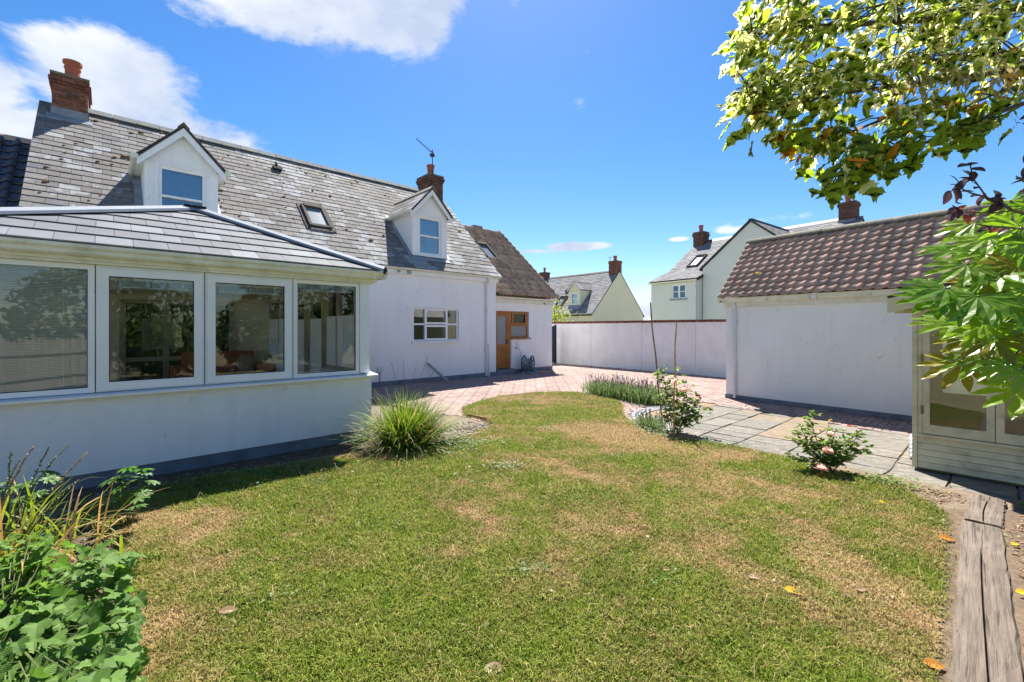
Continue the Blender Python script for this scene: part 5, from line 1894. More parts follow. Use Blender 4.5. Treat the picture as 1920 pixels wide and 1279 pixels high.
def blades_mesh(name, X, Y, Z, H, Wd, dry, rnd, m, bend=.55, ang=None, tilt=None):
    """many grass blades in one mesh: each a bent strip of three triangles"""
    n = len(X)
    ang = rng.uniform(0, 2 * PI, n) if ang is None else ang
    la = rng.uniform(0, 2 * PI, n)
    tl = rng.uniform(.1, bend, n) if tilt is None else tilt
    ca, sa = np.cos(ang), np.sin(ang)
    lx, ly = np.cos(la) * H * tl, np.sin(la) * H * tl
    P = np.zeros((n, 5, 3), np.float32)
    P[:, 0] = np.stack([X - ca * Wd, Y - sa * Wd, Z], 1)
    P[:, 1] = np.stack([X + ca * Wd, Y + sa * Wd, Z], 1)
    mx, my, mz = X + lx * .35, Y + ly * .35, Z + H * .62
    P[:, 2] = np.stack([mx + ca * Wd * .75, my + sa * Wd * .75, mz], 1)
    P[:, 3] = np.stack([mx - ca * Wd * .75, my - sa * Wd * .75, mz], 1)
    P[:, 4] = np.stack([X + lx, Y + ly, Z + H * np.sqrt(np.clip(1 - tl ** 2 * .8, .1, 1))], 1)
    base = (np.arange(n) * 5)[:, None]
    loops = (base + np.array([[0, 1, 2, 3, 3, 2, 4]])).astype(np.int32).ravel()
    me = bpy.data.meshes.new(name)
    me.vertices.add(n * 5)
    me.vertices.foreach_set('co', P.ravel())
    me.loops.add(n * 7)
    me.loops.foreach_set('vertex_index', loops)
    me.polygons.add(n * 2)
    st = np.stack([np.arange(n) * 7, np.arange(n) * 7 + 4], 1).astype(np.int32).ravel()
    me.polygons.foreach_set('loop_start', st)
    me.polygons.foreach_set('use_smooth', np.ones(n * 2, bool))
    me.update(calc_edges=True)
    for nm, v in (('dry', dry), ('rnd', rnd)):
        if v is not None:
            at = me.attributes.new(nm, 'FLOAT', 'POINT')
            at.data.foreach_set('value', np.repeat(v.astype(np.float32), 5))
    me.materials.append(MATS[m])
    o = bpy.data.objects.new(name, me)
    COL.objects.link(o)
    return o


# scatter blades over the lawn, closer together near the terrace edge where one stands
NB = 520000
yy = 1.3 + (10.8 - 1.3) * rng.random(NB * 2) ** 2.1
xx = rng.uniform(-4.0, 4.1, NB * 2)
# coarse lookup grids for the outline, the height and the dryness
G = .025
nx_, ny_ = int(8.4 / G), int(10.2 / G)
edge = np.zeros((nx_, ny_), bool)
for i in range(nx_):
    x = -4.1 + i * G
    for j in range(0, ny_, 1):
        y = .9 + j * G
        edge[i, j] = True
# scanline fill of the polygon
edge[:] = False
P_ = np.array(LAWN)
for j in range(ny_):
    y = .9 + j * G
    cr = []
    for k in range(len(P_)):
        (x1, y1), (x2, y2) = P_[k], P_[(k + 1) % len(P_)]
        if (y1 > y) != (y2 > y):
            cr.append((x2 - x1) * (y - y1) / (y2 - y1) + x1)
    cr.sort()
    for k in range(0, len(cr) - 1, 2):
        i0, i1 = int((cr[k] + 4.1) / G), int((cr[k + 1] + 4.1) / G)
        edge[max(i0, 0):i1, j] = True
C = .05
cx_n, cy_n = int(8.4 / C) + 1, int(10.2 / C) + 1
dgrid = np.array([[dryness(-4.1 + i * C, .9 + j * C) for j in range(cy_n)] for i in range(cx_n)])
zgrid = np.array([[lawn_z(-4.1 + i * C, .9 + j * C) for j in range(cy_n)] for i in range(cx_n)])


def lookup(g, x, y, step):
    fx, fy = (x + 4.1) / step, (y - .9) / step
    i, j = np.clip(fx.astype(int), 0, g.shape[0] - 2), np.clip(fy.astype(int), 0, g.shape[1] - 2)
    u, v = fx - i, fy - j
    return g[i, j] * (1 - u) * (1 - v) + g[i + 1, j] * u * (1 - v) + g[i, j + 1] * (1 - u) * v + g[i + 1, j + 1] * u * v


jx, jy = xx + rng.normal(0, .025, len(xx)), yy + rng.normal(0, .025, len(xx))
ii, jj = np.clip(((jx + 4.1) / G).astype(int), 0, nx_ - 1), np.clip(((jy - .9) / G).astype(int), 0, ny_ - 1)
ok = edge[ii, jj] & (np.abs(xx) < yy * 1.22 + .25)
xx, yy = xx[ok][:NB], yy[ok][:NB]
d = lookup(dgrid, xx, yy, C)
z = lookup(zgrid, xx, yy, C)
n = len(xx)
dd = np.clip(d + rng.normal(0, .22, n), 0, 1)
dd = np.where(rng.random(n) < .16, rng.random(n), dd)
bare = rng.random(n) < np.clip((d - .55) * .9, 0, .55)
hh = (.017 + .020 * rng.random(n)) * (1.18 - .5 * d) * np.where(bare, .45, 1)
wd = (.0017 + .0016 * rng.random(n)) * (1 + .10 * yy)
tl = np.where(rng.random(n) < .3 + .4 * d, rng.uniform(.7, 1.08, n), rng.uniform(.15, .8, n))
tg = rng.random((int(8.4 / .035) + 2, int(10.2 / .035) + 2))
tuft = lookup(tg, xx, yy, .035)
tg2 = rng.random((int(8.4 / .11) + 2, int(10.2 / .11) + 2))
tuft2 = lookup(tg2, xx, yy, .11)
tg3 = rng.random((int(8.4 / .28) + 2, int(10.2 / .28) + 2))
tuft3 = lookup(tg3, xx, yy, .28)
hh = hh * (.50 + .50 * tuft + .40 * tuft2 + .35 * tuft3)
dd = np.clip(dd + (.5 - tuft3) * .45, 0, 1)
dd = np.clip(dd + (tuft - .5) * .35 + (tuft2 - .5) * .25, 0, 1)
rn = np.clip(.40 * rng.random(n) + .40 * tuft + .30 * tuft2 + .25 * tuft3 - .18, 0, 1)
go = blades_mesh('grass', xx, yy, z - .003, hh, wd, dd, rn, 'turf_blade', tilt=tl)
go['kind'] = 'stuff'

# straggling grass and dead straw that flops over the edges and lies about
n = 14000
t_ = rng.random(n)
ex, ey = [], []
for k in range(n):
    i = int(rng.integers(0, len(LAWN)))
    p, q = LAWN[i], LAWN[(i + 1) % len(LAWN)]
    ex.append(p[0] + (q[0] - p[0]) * t_[k] + rng.normal(0, .035))
    ey.append(p[1] + (q[1] - p[1]) * t_[k] + rng.normal(0, .035))
ex, ey = np.array(ex), np.array(ey)
ed = np.clip(lookup(dgrid, ex, ey, C) + rng.normal(.05, .3, n), 0, 1)
eo = blades_mesh('edge_grass', ex, ey, np.full(n, -.01), .03 + .045 * rng.random(n), .0016 + .0014 * rng.random(n), ed, rng.random(n), 'turf_blade', tilt=rng.uniform(.2, 1.0, n))
eo['kind'] = 'stuff'


# ------------------------------------------------------------------ leaves and plants
def leaf_data(outline, m, fold=.0, droop=.0, inner=None, m2=None, name='leaf'):
    """a leaf blade from half its outline (x >= 0, y along the leaf): mirrored, gently folded along the midrib and drooping; with inner a paler margin"""
    mb = MB()
    half = outline
    n = len(half)

    def Z(x, y):
        return fold * abs(x) - droop * y * y + abs(x) * .16 * math.sin(17 * y + 9 * abs(x))

    mid = [(0, y) for (x, y) in half]
    for sg in (1, -1):
        vs = [(0, half[0][1], Z(0, half[0][1]))]
        vs = [(sg * x, y, Z(x, y)) for x, y in half]
        y0, y1 = half[0][1], half[-1][1]
        ctr = [(0, y0 + (y1 - y0) * k / 3, Z(0, y0 + (y1 - y0) * k / 3)) for k in range(4)]
        # fan of strips between the midrib points and the outline
        o_pts = vs
        fs = []
        allv = o_pts + ctr
        cid = lambda i: n + min(3, max(0, int(round(3 * (half[i][1] - y0) / max(1e-6, y1 - y0)))))
        if inner:
            inn = [(x * inner, (y - .4 * y1) * inner + .4 * y1, Z(x * inner, y) + .0004) for x, y, _ in [(sg * h[0], h[1], 0) for h in half]]
            allv = o_pts + ctr + inn
            mb.cur = 1
            o_ = len(mb.v)
            f1 = []
            for i in range(n - 1):
                f = (i, i + 1, n + 4 + i + 1, n + 4 + i)
                f1.append(f if sg > 0 else f[::-1])
            mb.add(allv, f1)
            mb.cur = 0
            f2 = []
            for i in range(n - 1):
                a, b = cid(i), cid(i + 1)
                f = (n + 4 + i, n + 4 + i + 1, b) if a == b else (n + 4 + i, n + 4 + i + 1, b, a)
                f2.append(f if sg > 0 else f[::-1])
            mb.f.extend(tuple(q + o_ for q in f) for f in f2)
            mb.mi.extend([0] * len(f2))
        else:
            f2 = []
            for i in range(n - 1):
                a, b = cid(i), cid(i + 1)
                f = (i, i + 1, b) if a == b else (i, i + 1, b, a)
                f2.append(f if sg > 0 else f[::-1])
            mb.add(allv, f2)
    mats = [m] + ([m2] if inner else [])
    return (mb.v, mb.f, mb.mi), mb.data(name, mats, not inner), mats


MAPLE = [(0, 0), (.10, -.02), (.30, -.09), (.27, .04), (.46, .08), (.40, .19), (.56, .36), (.40, .38), (.42, .50), (.24, .44), (.25, .62), (.13, .70), (.12, .84), (0, 1.0)]
CURRANT = [(0, .02), (.10, -.07), (.17, -.04), (.24, -.10), (.30, -.03), (.40, -.02), (.38, .06), (.48, .12), (.44, .19), (.54, .28), (.46, .33), (.50, .42), (.40, .43), (.33, .47), (.22, .49), (.29, .58), (.25, .64), (.27, .73), (.19, .76), (.16, .86), (.08, .89), (0, 1.0)]
OVAL = [(0, 0), (.10, .06), (.22, .22), (.28, .42), (.26, .60), (.17, .80), (.07, .94), (0, 1)]
LANCE = [(0, 0), (.05, .1), (.10, .3), (.12, .5), (.09, .75), (.04, .92), (0, 1)]


def palmate_data(lobes, spread, m, length=1.0, wid=.17, deep=.34, droop=.35, name='leaf'):
    """a hand shaped leaf: long lobes radiating from the stalk, joined near the middle"""
    mb = MB()
    for i in range(lobes):
        a = -spread / 2 + spread * i / (lobes - 1)
        L = length * (1 - .38 * abs(a / (spread / 2)) ** 1.6)
        w_ = wid * L
        ca, sa = math.cos(a), math.sin(a)
        pr = [(0, 0), (.45, deep * .55), (.62, deep), (1, .58), (.8, .76), (.38, .92), (0, 1.0)]
        rows = [(.0, .02), (w_ * .42, deep * L * .6), (w_ * .70, deep * L), (w_, .60 * L), (w_ * .78, .78 * L), (w_ * .34, .93 * L), (0, L)]
        vs = []
        for (x, y) in rows:
            for sx in (-1, 0, 1):
                X, Y = sx * x, y
                zz_ = .30 * abs(X) + .018 * math.sin(16 * Y + 3 * i) * abs(X) / .12 - droop * (Y / length) ** 2 * length * .35
                vs.append((ca * X + sa * Y, -sa * X + ca * Y, zz_))
        fs = []
        for k in range(len(rows) - 1):
            for s_ in (0, 1):
                fs.append((k * 3 + s_, k * 3 + s_ + 1, (k + 1) * 3 + s_ + 1, (k + 1) * 3 + s_))
        mb.add(vs, fs)
    return (mb.v, mb.f, mb.mi), mb.data(name, m), [m]


def place(P, tip, nrm, size, roll=0.):
    """matrix that stands a leaf at P pointing along tip with its face towards nrm"""
    y = Vector(tip).normalized()
    z = Vector(nrm)
    z = (z - y * z.dot(y))
    if z.length < 1e-3:
        z = y.orthogonal()
    z.normalize()
    x = y.cross(z)
    return basis(P, x * size, y * size, z * size)


def rvec(rg, s=1.):
    return Vector((rg.gauss(0, s), rg.gauss(0, s), rg.gauss(0, s)))


def leaves_on(parent, kinds, items, nmax, rest_name='foliage', origin=(0, 0, 0)):
    """items: (kind index, matrix in world). The nmax nearest to the terrace in view become leaf objects; the others join one mesh per kind"""
    sc = []
    for k, M in items:
        p = M.translation
        q = proj(p)
        vis = q is not None and -30 < q[0] < 1950 and -30 < q[1] < 1310
        sc.append((M.col[1].to_3d().length / max(.3, (p - Vector((0, 0, CAM_H))).length) if vis else 0, k, M))
    order = sorted(range(len(sc)), key=lambda i: -sc[i][0])
    inv = Matrix.Translation(Vector(origin)).inverted()
    rests = {}
    for r_, i in enumerate(order):
        s_, k, M = sc[i]
        if r_ < nmax and s_ > 0:
            inst('leaf', kinds[k][1], parent, inv @ M)
        else:
            mm = tuple(kinds[k][2])
            rests.setdefault(mm, MB()).mesh(kinds[k][0], inv @ M, random.random())
    for mm, mb in rests.items():
        mb.build(rest_name, list(mm), parent, smooth=True, kind='stuff')


def bez(a, b, c, n=10):
    a, b, c = Vector(a), Vector(b), Vector(c)
    return [a * (1 - t) ** 2 + b * 2 * t * (1 - t) + c * t * t for t in [i / (n - 1) for i in range(n)]]


def at(px, py, Y):
    """the point at distance Y that the photograph shows at a pixel: how branch positions were surveyed"""
    return Vector(((px - 960) / 830 * Y, Y, CAM_H + (616 - py) / 830 * Y))


# --- the maple: trunk to the right of the view, limbs reaching over the garden
rg = random.Random(77)
MK = .66                                # the crown hangs close overhead
TR = Vector((4.7, 2.5, 0))
at0 = at


def at(px, py, Y):
    return at0(px, py, Y * MK)


maple = thing('maple_tree', 'variegated maple tree whose cream edged leafy branches hang into the sky above the summerhouse', 'tree', TR)
MB().tube([(0, 0, -.1), (.05, 0, 1.0), (-.02, .05, 2.2), (.05, 0, 3.6), (.0, .1, 5.2)], [.19, .16, .14, .10, .05], 12).build('trunk', 'bark', maple, smooth=True)
limbs = [([(4.7, 2.5, 2.42), at(1990, 90, 3.9), at(1700, 120, 3.6), at(1480, 160, 3.4), at(1375, 175, 3.3)], .035),
         ([(4.7, 2.5, 2.82), at(1960, 10, 3.7), at(1700, 40, 3.4), at(1500, 50, 3.3), at(1390, 70, 3.2)], .032),
         ([(4.7, 2.5, 3.14), at(1900, -70, 3.6), at(1650, -90, 3.5), at(1420, -60, 3.3)], .03),
         ([(4.7, 2.5, 2.26), at(1960, 125, 3.7), at(1760, 150, 3.5), at(1560, 178, 3.3), at(1410, 215, 3.2)], .028),
         ([(4.7, 2.5, 2.18), at(1990, 170, 3.3), at(1860, 215, 3.2), at(1745, 265, 3.1), at(1645, 288, 3.0), at(1572, 334, 2.9)], .024),
         ([at(1760, 190, 3.5), at(1640, 230, 3.4), at(1560, 262, 3.3), at(1500, 275, 3.25)], .014),
         ([at(1960, 150, 3.7), at(1880, 170, 3.4), at(1800, 205, 3.3), at(1705, 215, 3.25)], .014),
         ([at(1860, 215, 3.2), at(1830, 240, 3.15), at(1785, 262, 3.1)], .010)]
br = MB()
items = []
kinds = [leaf_data(MAPLE, 'maple_green', .12, .25, inner=.62, m2='maple_cream'), leaf_data(MAPLE, 'maple_plain', .10, .3), leaf_data(MAPLE, 'maple_orange', .2, .3), leaf_data(LANCE, 'seed_wing', .1, .1),
         leaf_data(MAPLE, 'maple_cream', .12, .3)]


def poly_at(pts, t):
    k = t * (len(pts) - 1)
    i = min(int(k), len(pts) - 2)
    return pts[i].lerp(pts[i + 1], k - i), (pts[i + 1] - pts[i]).normalized()


def maple_leaf(P, kind, size, dirn):
    q = proj(P)
    if q and q[0] < 1362 + 25 * math.sin(q[1] * .05):
        return
    tip = dirn.normalized() * .8 + Vector((0, 0, -.45)) + rvec(rg, .45)
    nrm = Vector((0, 0, 1)) + rvec(rg, .42)
    items.append((kind, place(P, tip, nrm, size * MK)))


for li, (pts, r0) in enumerate(limbs):
    pts = [Vector(p) for p in pts]
    rel = [p - TR for p in pts]
    br.tube(rel, [r0 * .62 * (1 - .82 * i / (len(rel) - 1)) for i in range(len(rel))], 8)
    nt = (125, 135, 50, 50, 34, 26, 20, 9)[li]
    for k in range(nt):
        t = rg.uniform(.22 if li < 5 else .1, 1.0)
        if li == 4:
            t = rg.uniform(.66, 1) if rg.random() < .9 else rg.uniform(.3, .62)
        P, dr = poly_at(pts, t)
        sp = (.25, .29, .34, .14, .09, .10, .085, .07)[li] * MK * (1.15 - .62 * t)
        side = rvec(rg, sp)
        side.z *= .42
        Q = P + side + dr * rg.uniform(0, .08)
        q9 = proj(Q)
        if q9 and q9[0] < 1375:
            continue
        if side.length > .06:
            br.tube([P - TR, (P + Q) / 2 - TR + Vector((0, 0, .02)), Q - TR], [.0045, .0032, .002], 5, False)
        for q_ in range(rg.randint(3, 6)):
            o_ = rvec(rg, .05 * MK * 1.4)
            plain = .12 if li in (0, 1, 2) else (.45 if li == 3 else .85)
            if li in (5, 6):
                plain = .7
            r_ = rg.random()
            kd = 1 if r_ < plain else (4 if rg.random() < .18 else 0)
            if li in (3, 4, 5, 6) and rg.random() < (.16 if li in (5, 6) else .05):
                kd = 2
            maple_leaf(Q + o_, kd, rg.uniform(.075, .135), (Q - P) + dr * .3)
# hanging bunches of keys
for k in range(150):
    P = at(rg.uniform(1640, 1930), rg.gauss(150, 34), rg.uniform(3.0, 3.5))
    P += Vector((0, 0, 0))
    items.append((3, place(P, Vector((0, 0, -1)) + rvec(rg, .3), rvec(rg, 1), rg.uniform(.07, .11) * MK)))
# the crown above and beyond the frame
for k in range(1500):
    th_, ph = rg.uniform(0, 2 * PI), rg.uniform(-.1, 1.2)
    P = TR + Vector((.7, .1, 4.5)) + Vector((1.7 * math.cos(th_) * math.cos(ph), 1.4 * math.sin(th_) * math.cos(ph), 1.7 * math.sin(ph))) * rg.uniform(.6, 1)
    q = proj(P)
    if q and q[0] < 1930 and q[1] > -60:
        continue
    maple_leaf(P, 0 if rg.random() < .7 else 1, rg.uniform(.11, .16), rvec(rg, 1))
bro = br.build('branch', 'bark', maple)
at = at0
leaves_on(maple, kinds, items, 300, origin=TR)

# --- fatsia in front of the summerhouse
rg = random.Random(5)
FO = Vector((3.55, 1.75, 0))
fat = thing('fatsia_bush', 'fatsia bush with glossy many fingered lime green leaves spilling in front of the summerhouse', 'bush', FO)
fk = [palmate_data(9, R(228), 'fatsia_leaf', wid=.128, deep=.40), palmate_data(8, R(205), 'fatsia_old', wid=.13, deep=.40)]
st = MB()
for (b, c) in (((.1, .2, 1.0), at(1960, 470, 2.1) - FO), ((-.1, .1, 1.1), at(1905, 560, 2.0) - FO), ((0, .3, 1.2), at(1900, 690, 2.0) - FO), ((.2, .2, 1.3), at(1960, 620, 2.2) - FO)):
    st.tube(bez((0, 0, 0), b, c, 8), [.022, .02, .018, .016, .014, .012, .011, .01], 7)
spots = [(1760, 545, 2.05, -1), (1800, 500, 2.1, -1), (1740, 565, 2.1, -1), (1790, 590, 2.0, -.8), (1840, 450, 2.2, -.5), (1885, 420, 2.2, -.2), (1850, 520, 2.05, -.6), (1895, 500, 2.0, -.2), (1820, 560, 1.95, -.6), (1870, 570, 1.95, -.4),
         (1830, 610, 2.0, -.7), (1800, 640, 2.1, -.9), (1790, 685, 2.1, -.9), (1850, 640, 1.95, -.5), (1905, 620, 1.95, -.2), (1880, 680, 1.9, -.4), (1835, 672, 2.05, -.7), (1910, 735, 1.9, -.7), (1900, 700, 1.8, -.9), (1915, 460, 2.0, .1),
         (1930, 540, 1.9, 0), (1780, 470, 2.25, -.7), (1815, 420, 2.3, -.5), (1880, 380, 2.3, -.1), (1920, 390, 2.2, 0), (1925, 650, 2.0, 0), (1860, 485, 2.3, -.3), (1900, 560, 2.25, 0), (1950, 600, 2.0, .2), (1960, 480, 2.1, .2), (1870, 610, 2.25, -.2),
         (1840, 570, 2.25, -.4), (1945, 700, 2.0, .1), (1970, 660, 1.9, .2), (1985, 540, 2.2, .3), (1960, 420, 2.3, .2), (1890, 640, 2.3, 0), (1812, 530, 2.25, -.7), (1772, 610, 2.2, -.9), (1930, 590, 2.15, .0), (1900, 430, 2.15, -.1), (1860, 545, 2.15, -.4), (1835, 480, 2.15, -.5), (1880, 520, 2.1, -.3)]
items = []
for i, (px, py, Y, sx) in enumerate(spots):
    P = at(px + 14, py - 4, Y)
    tip = Vector((sx + rg.uniform(-.25, .25), -.35 + rg.uniform(-.3, .3), -.30 + rg.uniform(-.22, .18)))
    nrm = Vector((-.25, -.50, 1)) + rvec(rg, .22)
    old = rg.random() < (.45 if 590 < py < 700 and px < 1880 else .08)
    items.append((1 if old else 0, place(P, tip, nrm, rg.uniform(.15, .21))))
    hub = at(1975, 560 + (py - 560) * .45, 2.15)
    st.tube([P - FO, (P * .6 + hub * .4) - FO + Vector((0, 0, .03)), hub - FO], [.004, .005, .006], 6)
st.build('stem', 'stem_green', fat)
leaves_on(fat, fk, items, 300, origin=FO)

# --- purple leaved branch
PO = Vector((3.6, 2.6, 0))
pur = thing('purple_shrub', 'bare stemmed shrub branch with dark purple oval leaves against the sky at the upper right', 'shrub', PO)
st = MB()
pk = [leaf_data(OVAL, 'purple_leaf', .15, .25)]
items = []
rg = random.Random(8)
stems = [[(3.6, 2.6, 0), (3.5, 2.5, 1.4), at(1985, 420, 2.1), at(1900, 395, 2.05), at(1850, 370, 2.0), at(1825, 335, 2.0), at(1818, 305, 2.0)],
         [at(1900, 395, 2.05), at(1860, 400, 2.0), at(1810, 398, 2.0), at(1785, 385, 2.0)], [at(1850, 370, 2.0), at(1820, 362, 2.0), at(1795, 350, 2.0), at(1775, 365, 2.0)],
         [at(1985, 420, 2.1), at(1960, 370, 2.0), at(1925, 345, 1.95), at(1905, 330, 1.95)], [at(1960, 370, 2.0), at(1925, 270, 1.95), at(1935, 200, 1.95)], [at(1985, 420, 2.1), at(1920, 430, 2.05), at(1860, 425, 2.0), at(1830, 420, 2.0)],
         [at(1900, 395, 2.05), at(1880, 380, 2.0), at(1872, 365, 2.0)]]
for k, s_ in enumerate(stems):
    s_ = [Vector(p) for p in s_]
    st.tube([p - PO for p in s_], [max(.0025, .009 - .0012 * i) for i in range(len(s_))] if k == 0 else [.004, .0035, .003, .0025, .002][:len(s_)], 6)
    for q in range((14, 10, 9, 8, 4, 5, 4)[k]):
        t = rg.uniform(.62, 1) if k == 0 else rg.uniform(.35, 1)
        P, dr = poly_at(s_, t)
        tip = rvec(rg, .5) + Vector((rg.choice((-.5, .5)), 0, -.25)) + dr * .4
        items.append((0, place(P + rvec(rg, .008), tip, Vector((rg.uniform(-.5, .5), -.6, .9)), rg.uniform(.052, .078))))
st.build('branch', 'stem_brown', pur)
leaves_on(pur, pk, items, 300, origin=PO)

# --- leafy plant at the lower left
rg = random.Random(31)
CO = Vector((-2.35, 2.05, 0))
cur = thing('leafy_shrub', 'low bush of crinkled lobed green leaves filling the lower left corner by the lawn', 'bush', CO)
ck = [leaf_data(CURRANT, 'currant_leaf', .16, .28), leaf_data(CURRANT, 'currant_leaf', .22, .40), leaf_data(CURRANT, 'currant_leaf', .10, .18)]
st = MB()
items = []
for k in range(760):
    px, py = rg.uniform(-60, 262), rg.uniform(1000, 1300)
    if px > 150 and py < 1030 or px > 232 and rg.random() < .6:
        continue
    lim = 1010 + max(0, px - 60) * .22
    if py < lim - 8:
        continue
    # a dome of leaves: those lower in the picture stand nearer
    Y = 2.5 - (py - 1000) / 300 * .82 + rg.uniform(-.08, .14)
    P = at(px, py, Y)
    if P.z < .05:
        P.z = rg.uniform(.05, .25)
    c0 = P - Vector((CO.x, CO.y, .15))
    out = Vector((c0.x, c0.y, 0)).normalized() if c0.length > .01 else Vector((1, 0, 0))
    tip = out * .75 + Vector((.25, -.25, -.22)) + rvec(rg, .38)
    nrm = Vector((0, -.15, 1)) + rvec(rg, .30)
    items.append((rg.randint(0, 2), place(P, tip, nrm + rvec(rg, .16), rg.uniform(.045, .10))))
    if k % 3 == 0:
        st.tube([Vector((CO.x + rg.uniform(-.3, .3), CO.y + rg.uniform(-.25, .25), 0)) - CO, (P - CO) * .6 + Vector((0, 0, .06)), P - CO], [.004, .003, .002], 5)
st.build('stem', 'stem_green', cur)
leaves_on(cur, ck, items, 300, origin=CO)

# --- sword leaved clump with seed spikes
rg = random.Random(12)
XO = Vector((-3.15, 2.75, 0))
cro = thing('sword_leaved_clump', 'clump of sword shaped green and browned leaves with dry seed spikes by the conservatory', 'plant', XO)


def blade(mb, base, out, L, w_, droop, n=7, fold=.3, kink=None):
    base, out = Vector(base), Vector(out)
    h = Vector((out.x, out.y, 0))
    h = h.normalized() if h.length > 1e-3 else Vector((1, 0, 0))
    side = Vector((-h.y, h.x, 0))
    d = out.normalized()
    P = base.copy()
    vs = []
    for i in range(n):
        t = i / (n - 1)
        ww = w_ * (1 - t ** 2.2) * (.55 + .9 * min(t * 2.2, 1) * .5)
        vs += [P - side * ww, P + Vector((0, 0, -ww * fold)), P + side * ww]
        d = (d + Vector((0, 0, -droop / n * (1 + t * 1.5))) + h * (droop / n * .35)).normalized()
        if kink and abs(t - kink) < .5 / n:
            d = (h * .8 + Vector((0, 0, -.75))).normalized()
        P = P + d * (L / (n - 1))
    fs = []
    for i in range(n - 1):
        fs += [(3 * i, 3 * i + 1, 3 * i + 4, 3 * i + 3), (3 * i + 1, 3 * i + 2, 3 * i + 5, 3 * i + 4)]
    mb.rv = random.random()
    mb.add(vs, fs)
    return mb


for k in range(190):
    m = 'sword_brown' if rg.random() < .36 else 'sword_green'
    b = Vector((rg.gauss(0, .22), rg.gauss(0, .20), .02))
    out = Vector((rg.gauss(.18, .42), rg.gauss(-.1, .35), 1))
    o_ = blade(MB(), (0, 0, 0), out, rg.uniform(.42, .82), rg.uniform(.006, .0125), rg.uniform(.25, 1.3), kink=rg.choice((None, None, .6, .75)) if m == 'sword_brown' else None)
    o_.rv = 0
    o_.r = [0.] * len(o_.v)
    q = o_.build('blade', m, cro)
    q.location = b
for (px, py, Y) in ((65, 835, 2.95), (92, 838, 3.0), (128, 835, 3.05), (165, 848, 3.1), (20, 848, 2.9), (38, 860, 3.0), (148, 900, 2.9)):
    tipP = at(px, py, Y) - XO
    b = Vector((tipP.x * .3, rg.uniform(-.1, .1), .02))
    sp = MB()
    pts = bez(b, (b.x * .6 + tipP.x * .4, b.y, tipP.z * .6), tipP, 12)
    sp.tube(pts, [.0045] * 6 + [.004, .0035, .003, .003, .0025, .002], 5)
    for i in range(16):
        t = .66 + .34 * i / 16
        P, dr = poly_at(pts, t)
        s_ = rvec(rg, 1)
        s_.z = abs(s_.z) * .5
        s_ = s_.normalized() * (.016 - .008 * i / 16)
        sp.tube([P, P + s_ + dr * .012], [.005, .0035], 5)
    sp.build('seed_spike', 'sword_brown' if px % 2 else 'stem_green', cro)

# --- lupin-like plants against the wall
lk = [palmate_data(9, R(300), 'lupin_leaf', wid=.17, deep=.12, droop=.5)]
for n_, (cx_, cy_, nn_, lab) in enumerate((((-2.95, 3.42), 0, 16, 'dark green plant with finger like leaflets below the conservatory wall'), ((-3.6, 3.35), 0, 12, 'half hidden dark leaved plant behind the sword leaved clump'))):
    O = Vector((cx_[0], cx_[1], 0))
    lu = thing('lupin', lab, 'plant', O)
    st = MB()
    items = []
    for k in range(nn_):
        a = rg.uniform(0, 2 * PI)
        rr = rg.uniform(.05, .22)
        P = O + Vector((math.cos(a) * rr, math.sin(a) * rr, rg.uniform(.18, .46)))
        st.tube([Vector((0, 0, 0)), (P - O) * .6 + Vector((0, 0, .03)), P - O], .003, 5)
        items.append((0, place(P, Vector((math.cos(a), math.sin(a), -.2)) + rvec(rg, .2), Vector((0, -.2, 1)) + rvec(rg, .25), rg.uniform(.07, .11))))
    st.build('stem', 'stem_green', lu)
    leaves_on(lu, lk, items, 300, origin=O)

# --- ornamental grass clump
rg = random.Random(3)
GO = Vector((-1.38, 5.72, 0))
gr = thing('ornamental_grass', 'tall shaggy clump of ornamental grass standing at the corner of the conservatory', 'grass clump', GO)
for nm, m, cnt in (('green_blades', 'clump_blade', 1900), ('dead_blades', 'clump_dead', 420)):
    mb = MB()
    for k in range(cnt):
        a, rr = rg.uniform(0, 2 * PI), abs(rg.gauss(0, .17))
        b = (math.cos(a) * rr, math.sin(a) * rr, .0)
        lean = .15 + rr * 1.7
        out = Vector((math.cos(a) * lean + rg.gauss(0, .26) + .10, math.sin(a) * lean + rg.gauss(0, .26), 1.0))
        if m == 'clump_dead':
            out = Vector((math.cos(a) * 1.1 + rg.gauss(0, .35), math.sin(a) * 1.1 + rg.gauss(0, .35), rg.uniform(.3, 1.1)))
            blade(mb, b, out, rg.uniform(.18, .46), rg.uniform(.004, .007), rg.uniform(.8, 2.4), n=5)
        else:
            blade(mb, b, out, rg.uniform(.40, .92), rg.uniform(.0046, .0078), rg.uniform(.25, 1.2), n=6)
    mb.build(nm, m, gr, kind='stuff')
mb = MB()
for k in range(5):
    a = rg.uniform(0, 2 * PI)
    pts = bez((0, 0, .1), (math.cos(a) * .15, math.sin(a) * .15, .7), (math.cos(a) * .4, math.sin(a) * .4, rg.uniform(.95, 1.18)), 8)
    mb.tube(pts, .0022, 4)
mb.build('seed_stems', 'clump_dead', gr, kind='stuff')


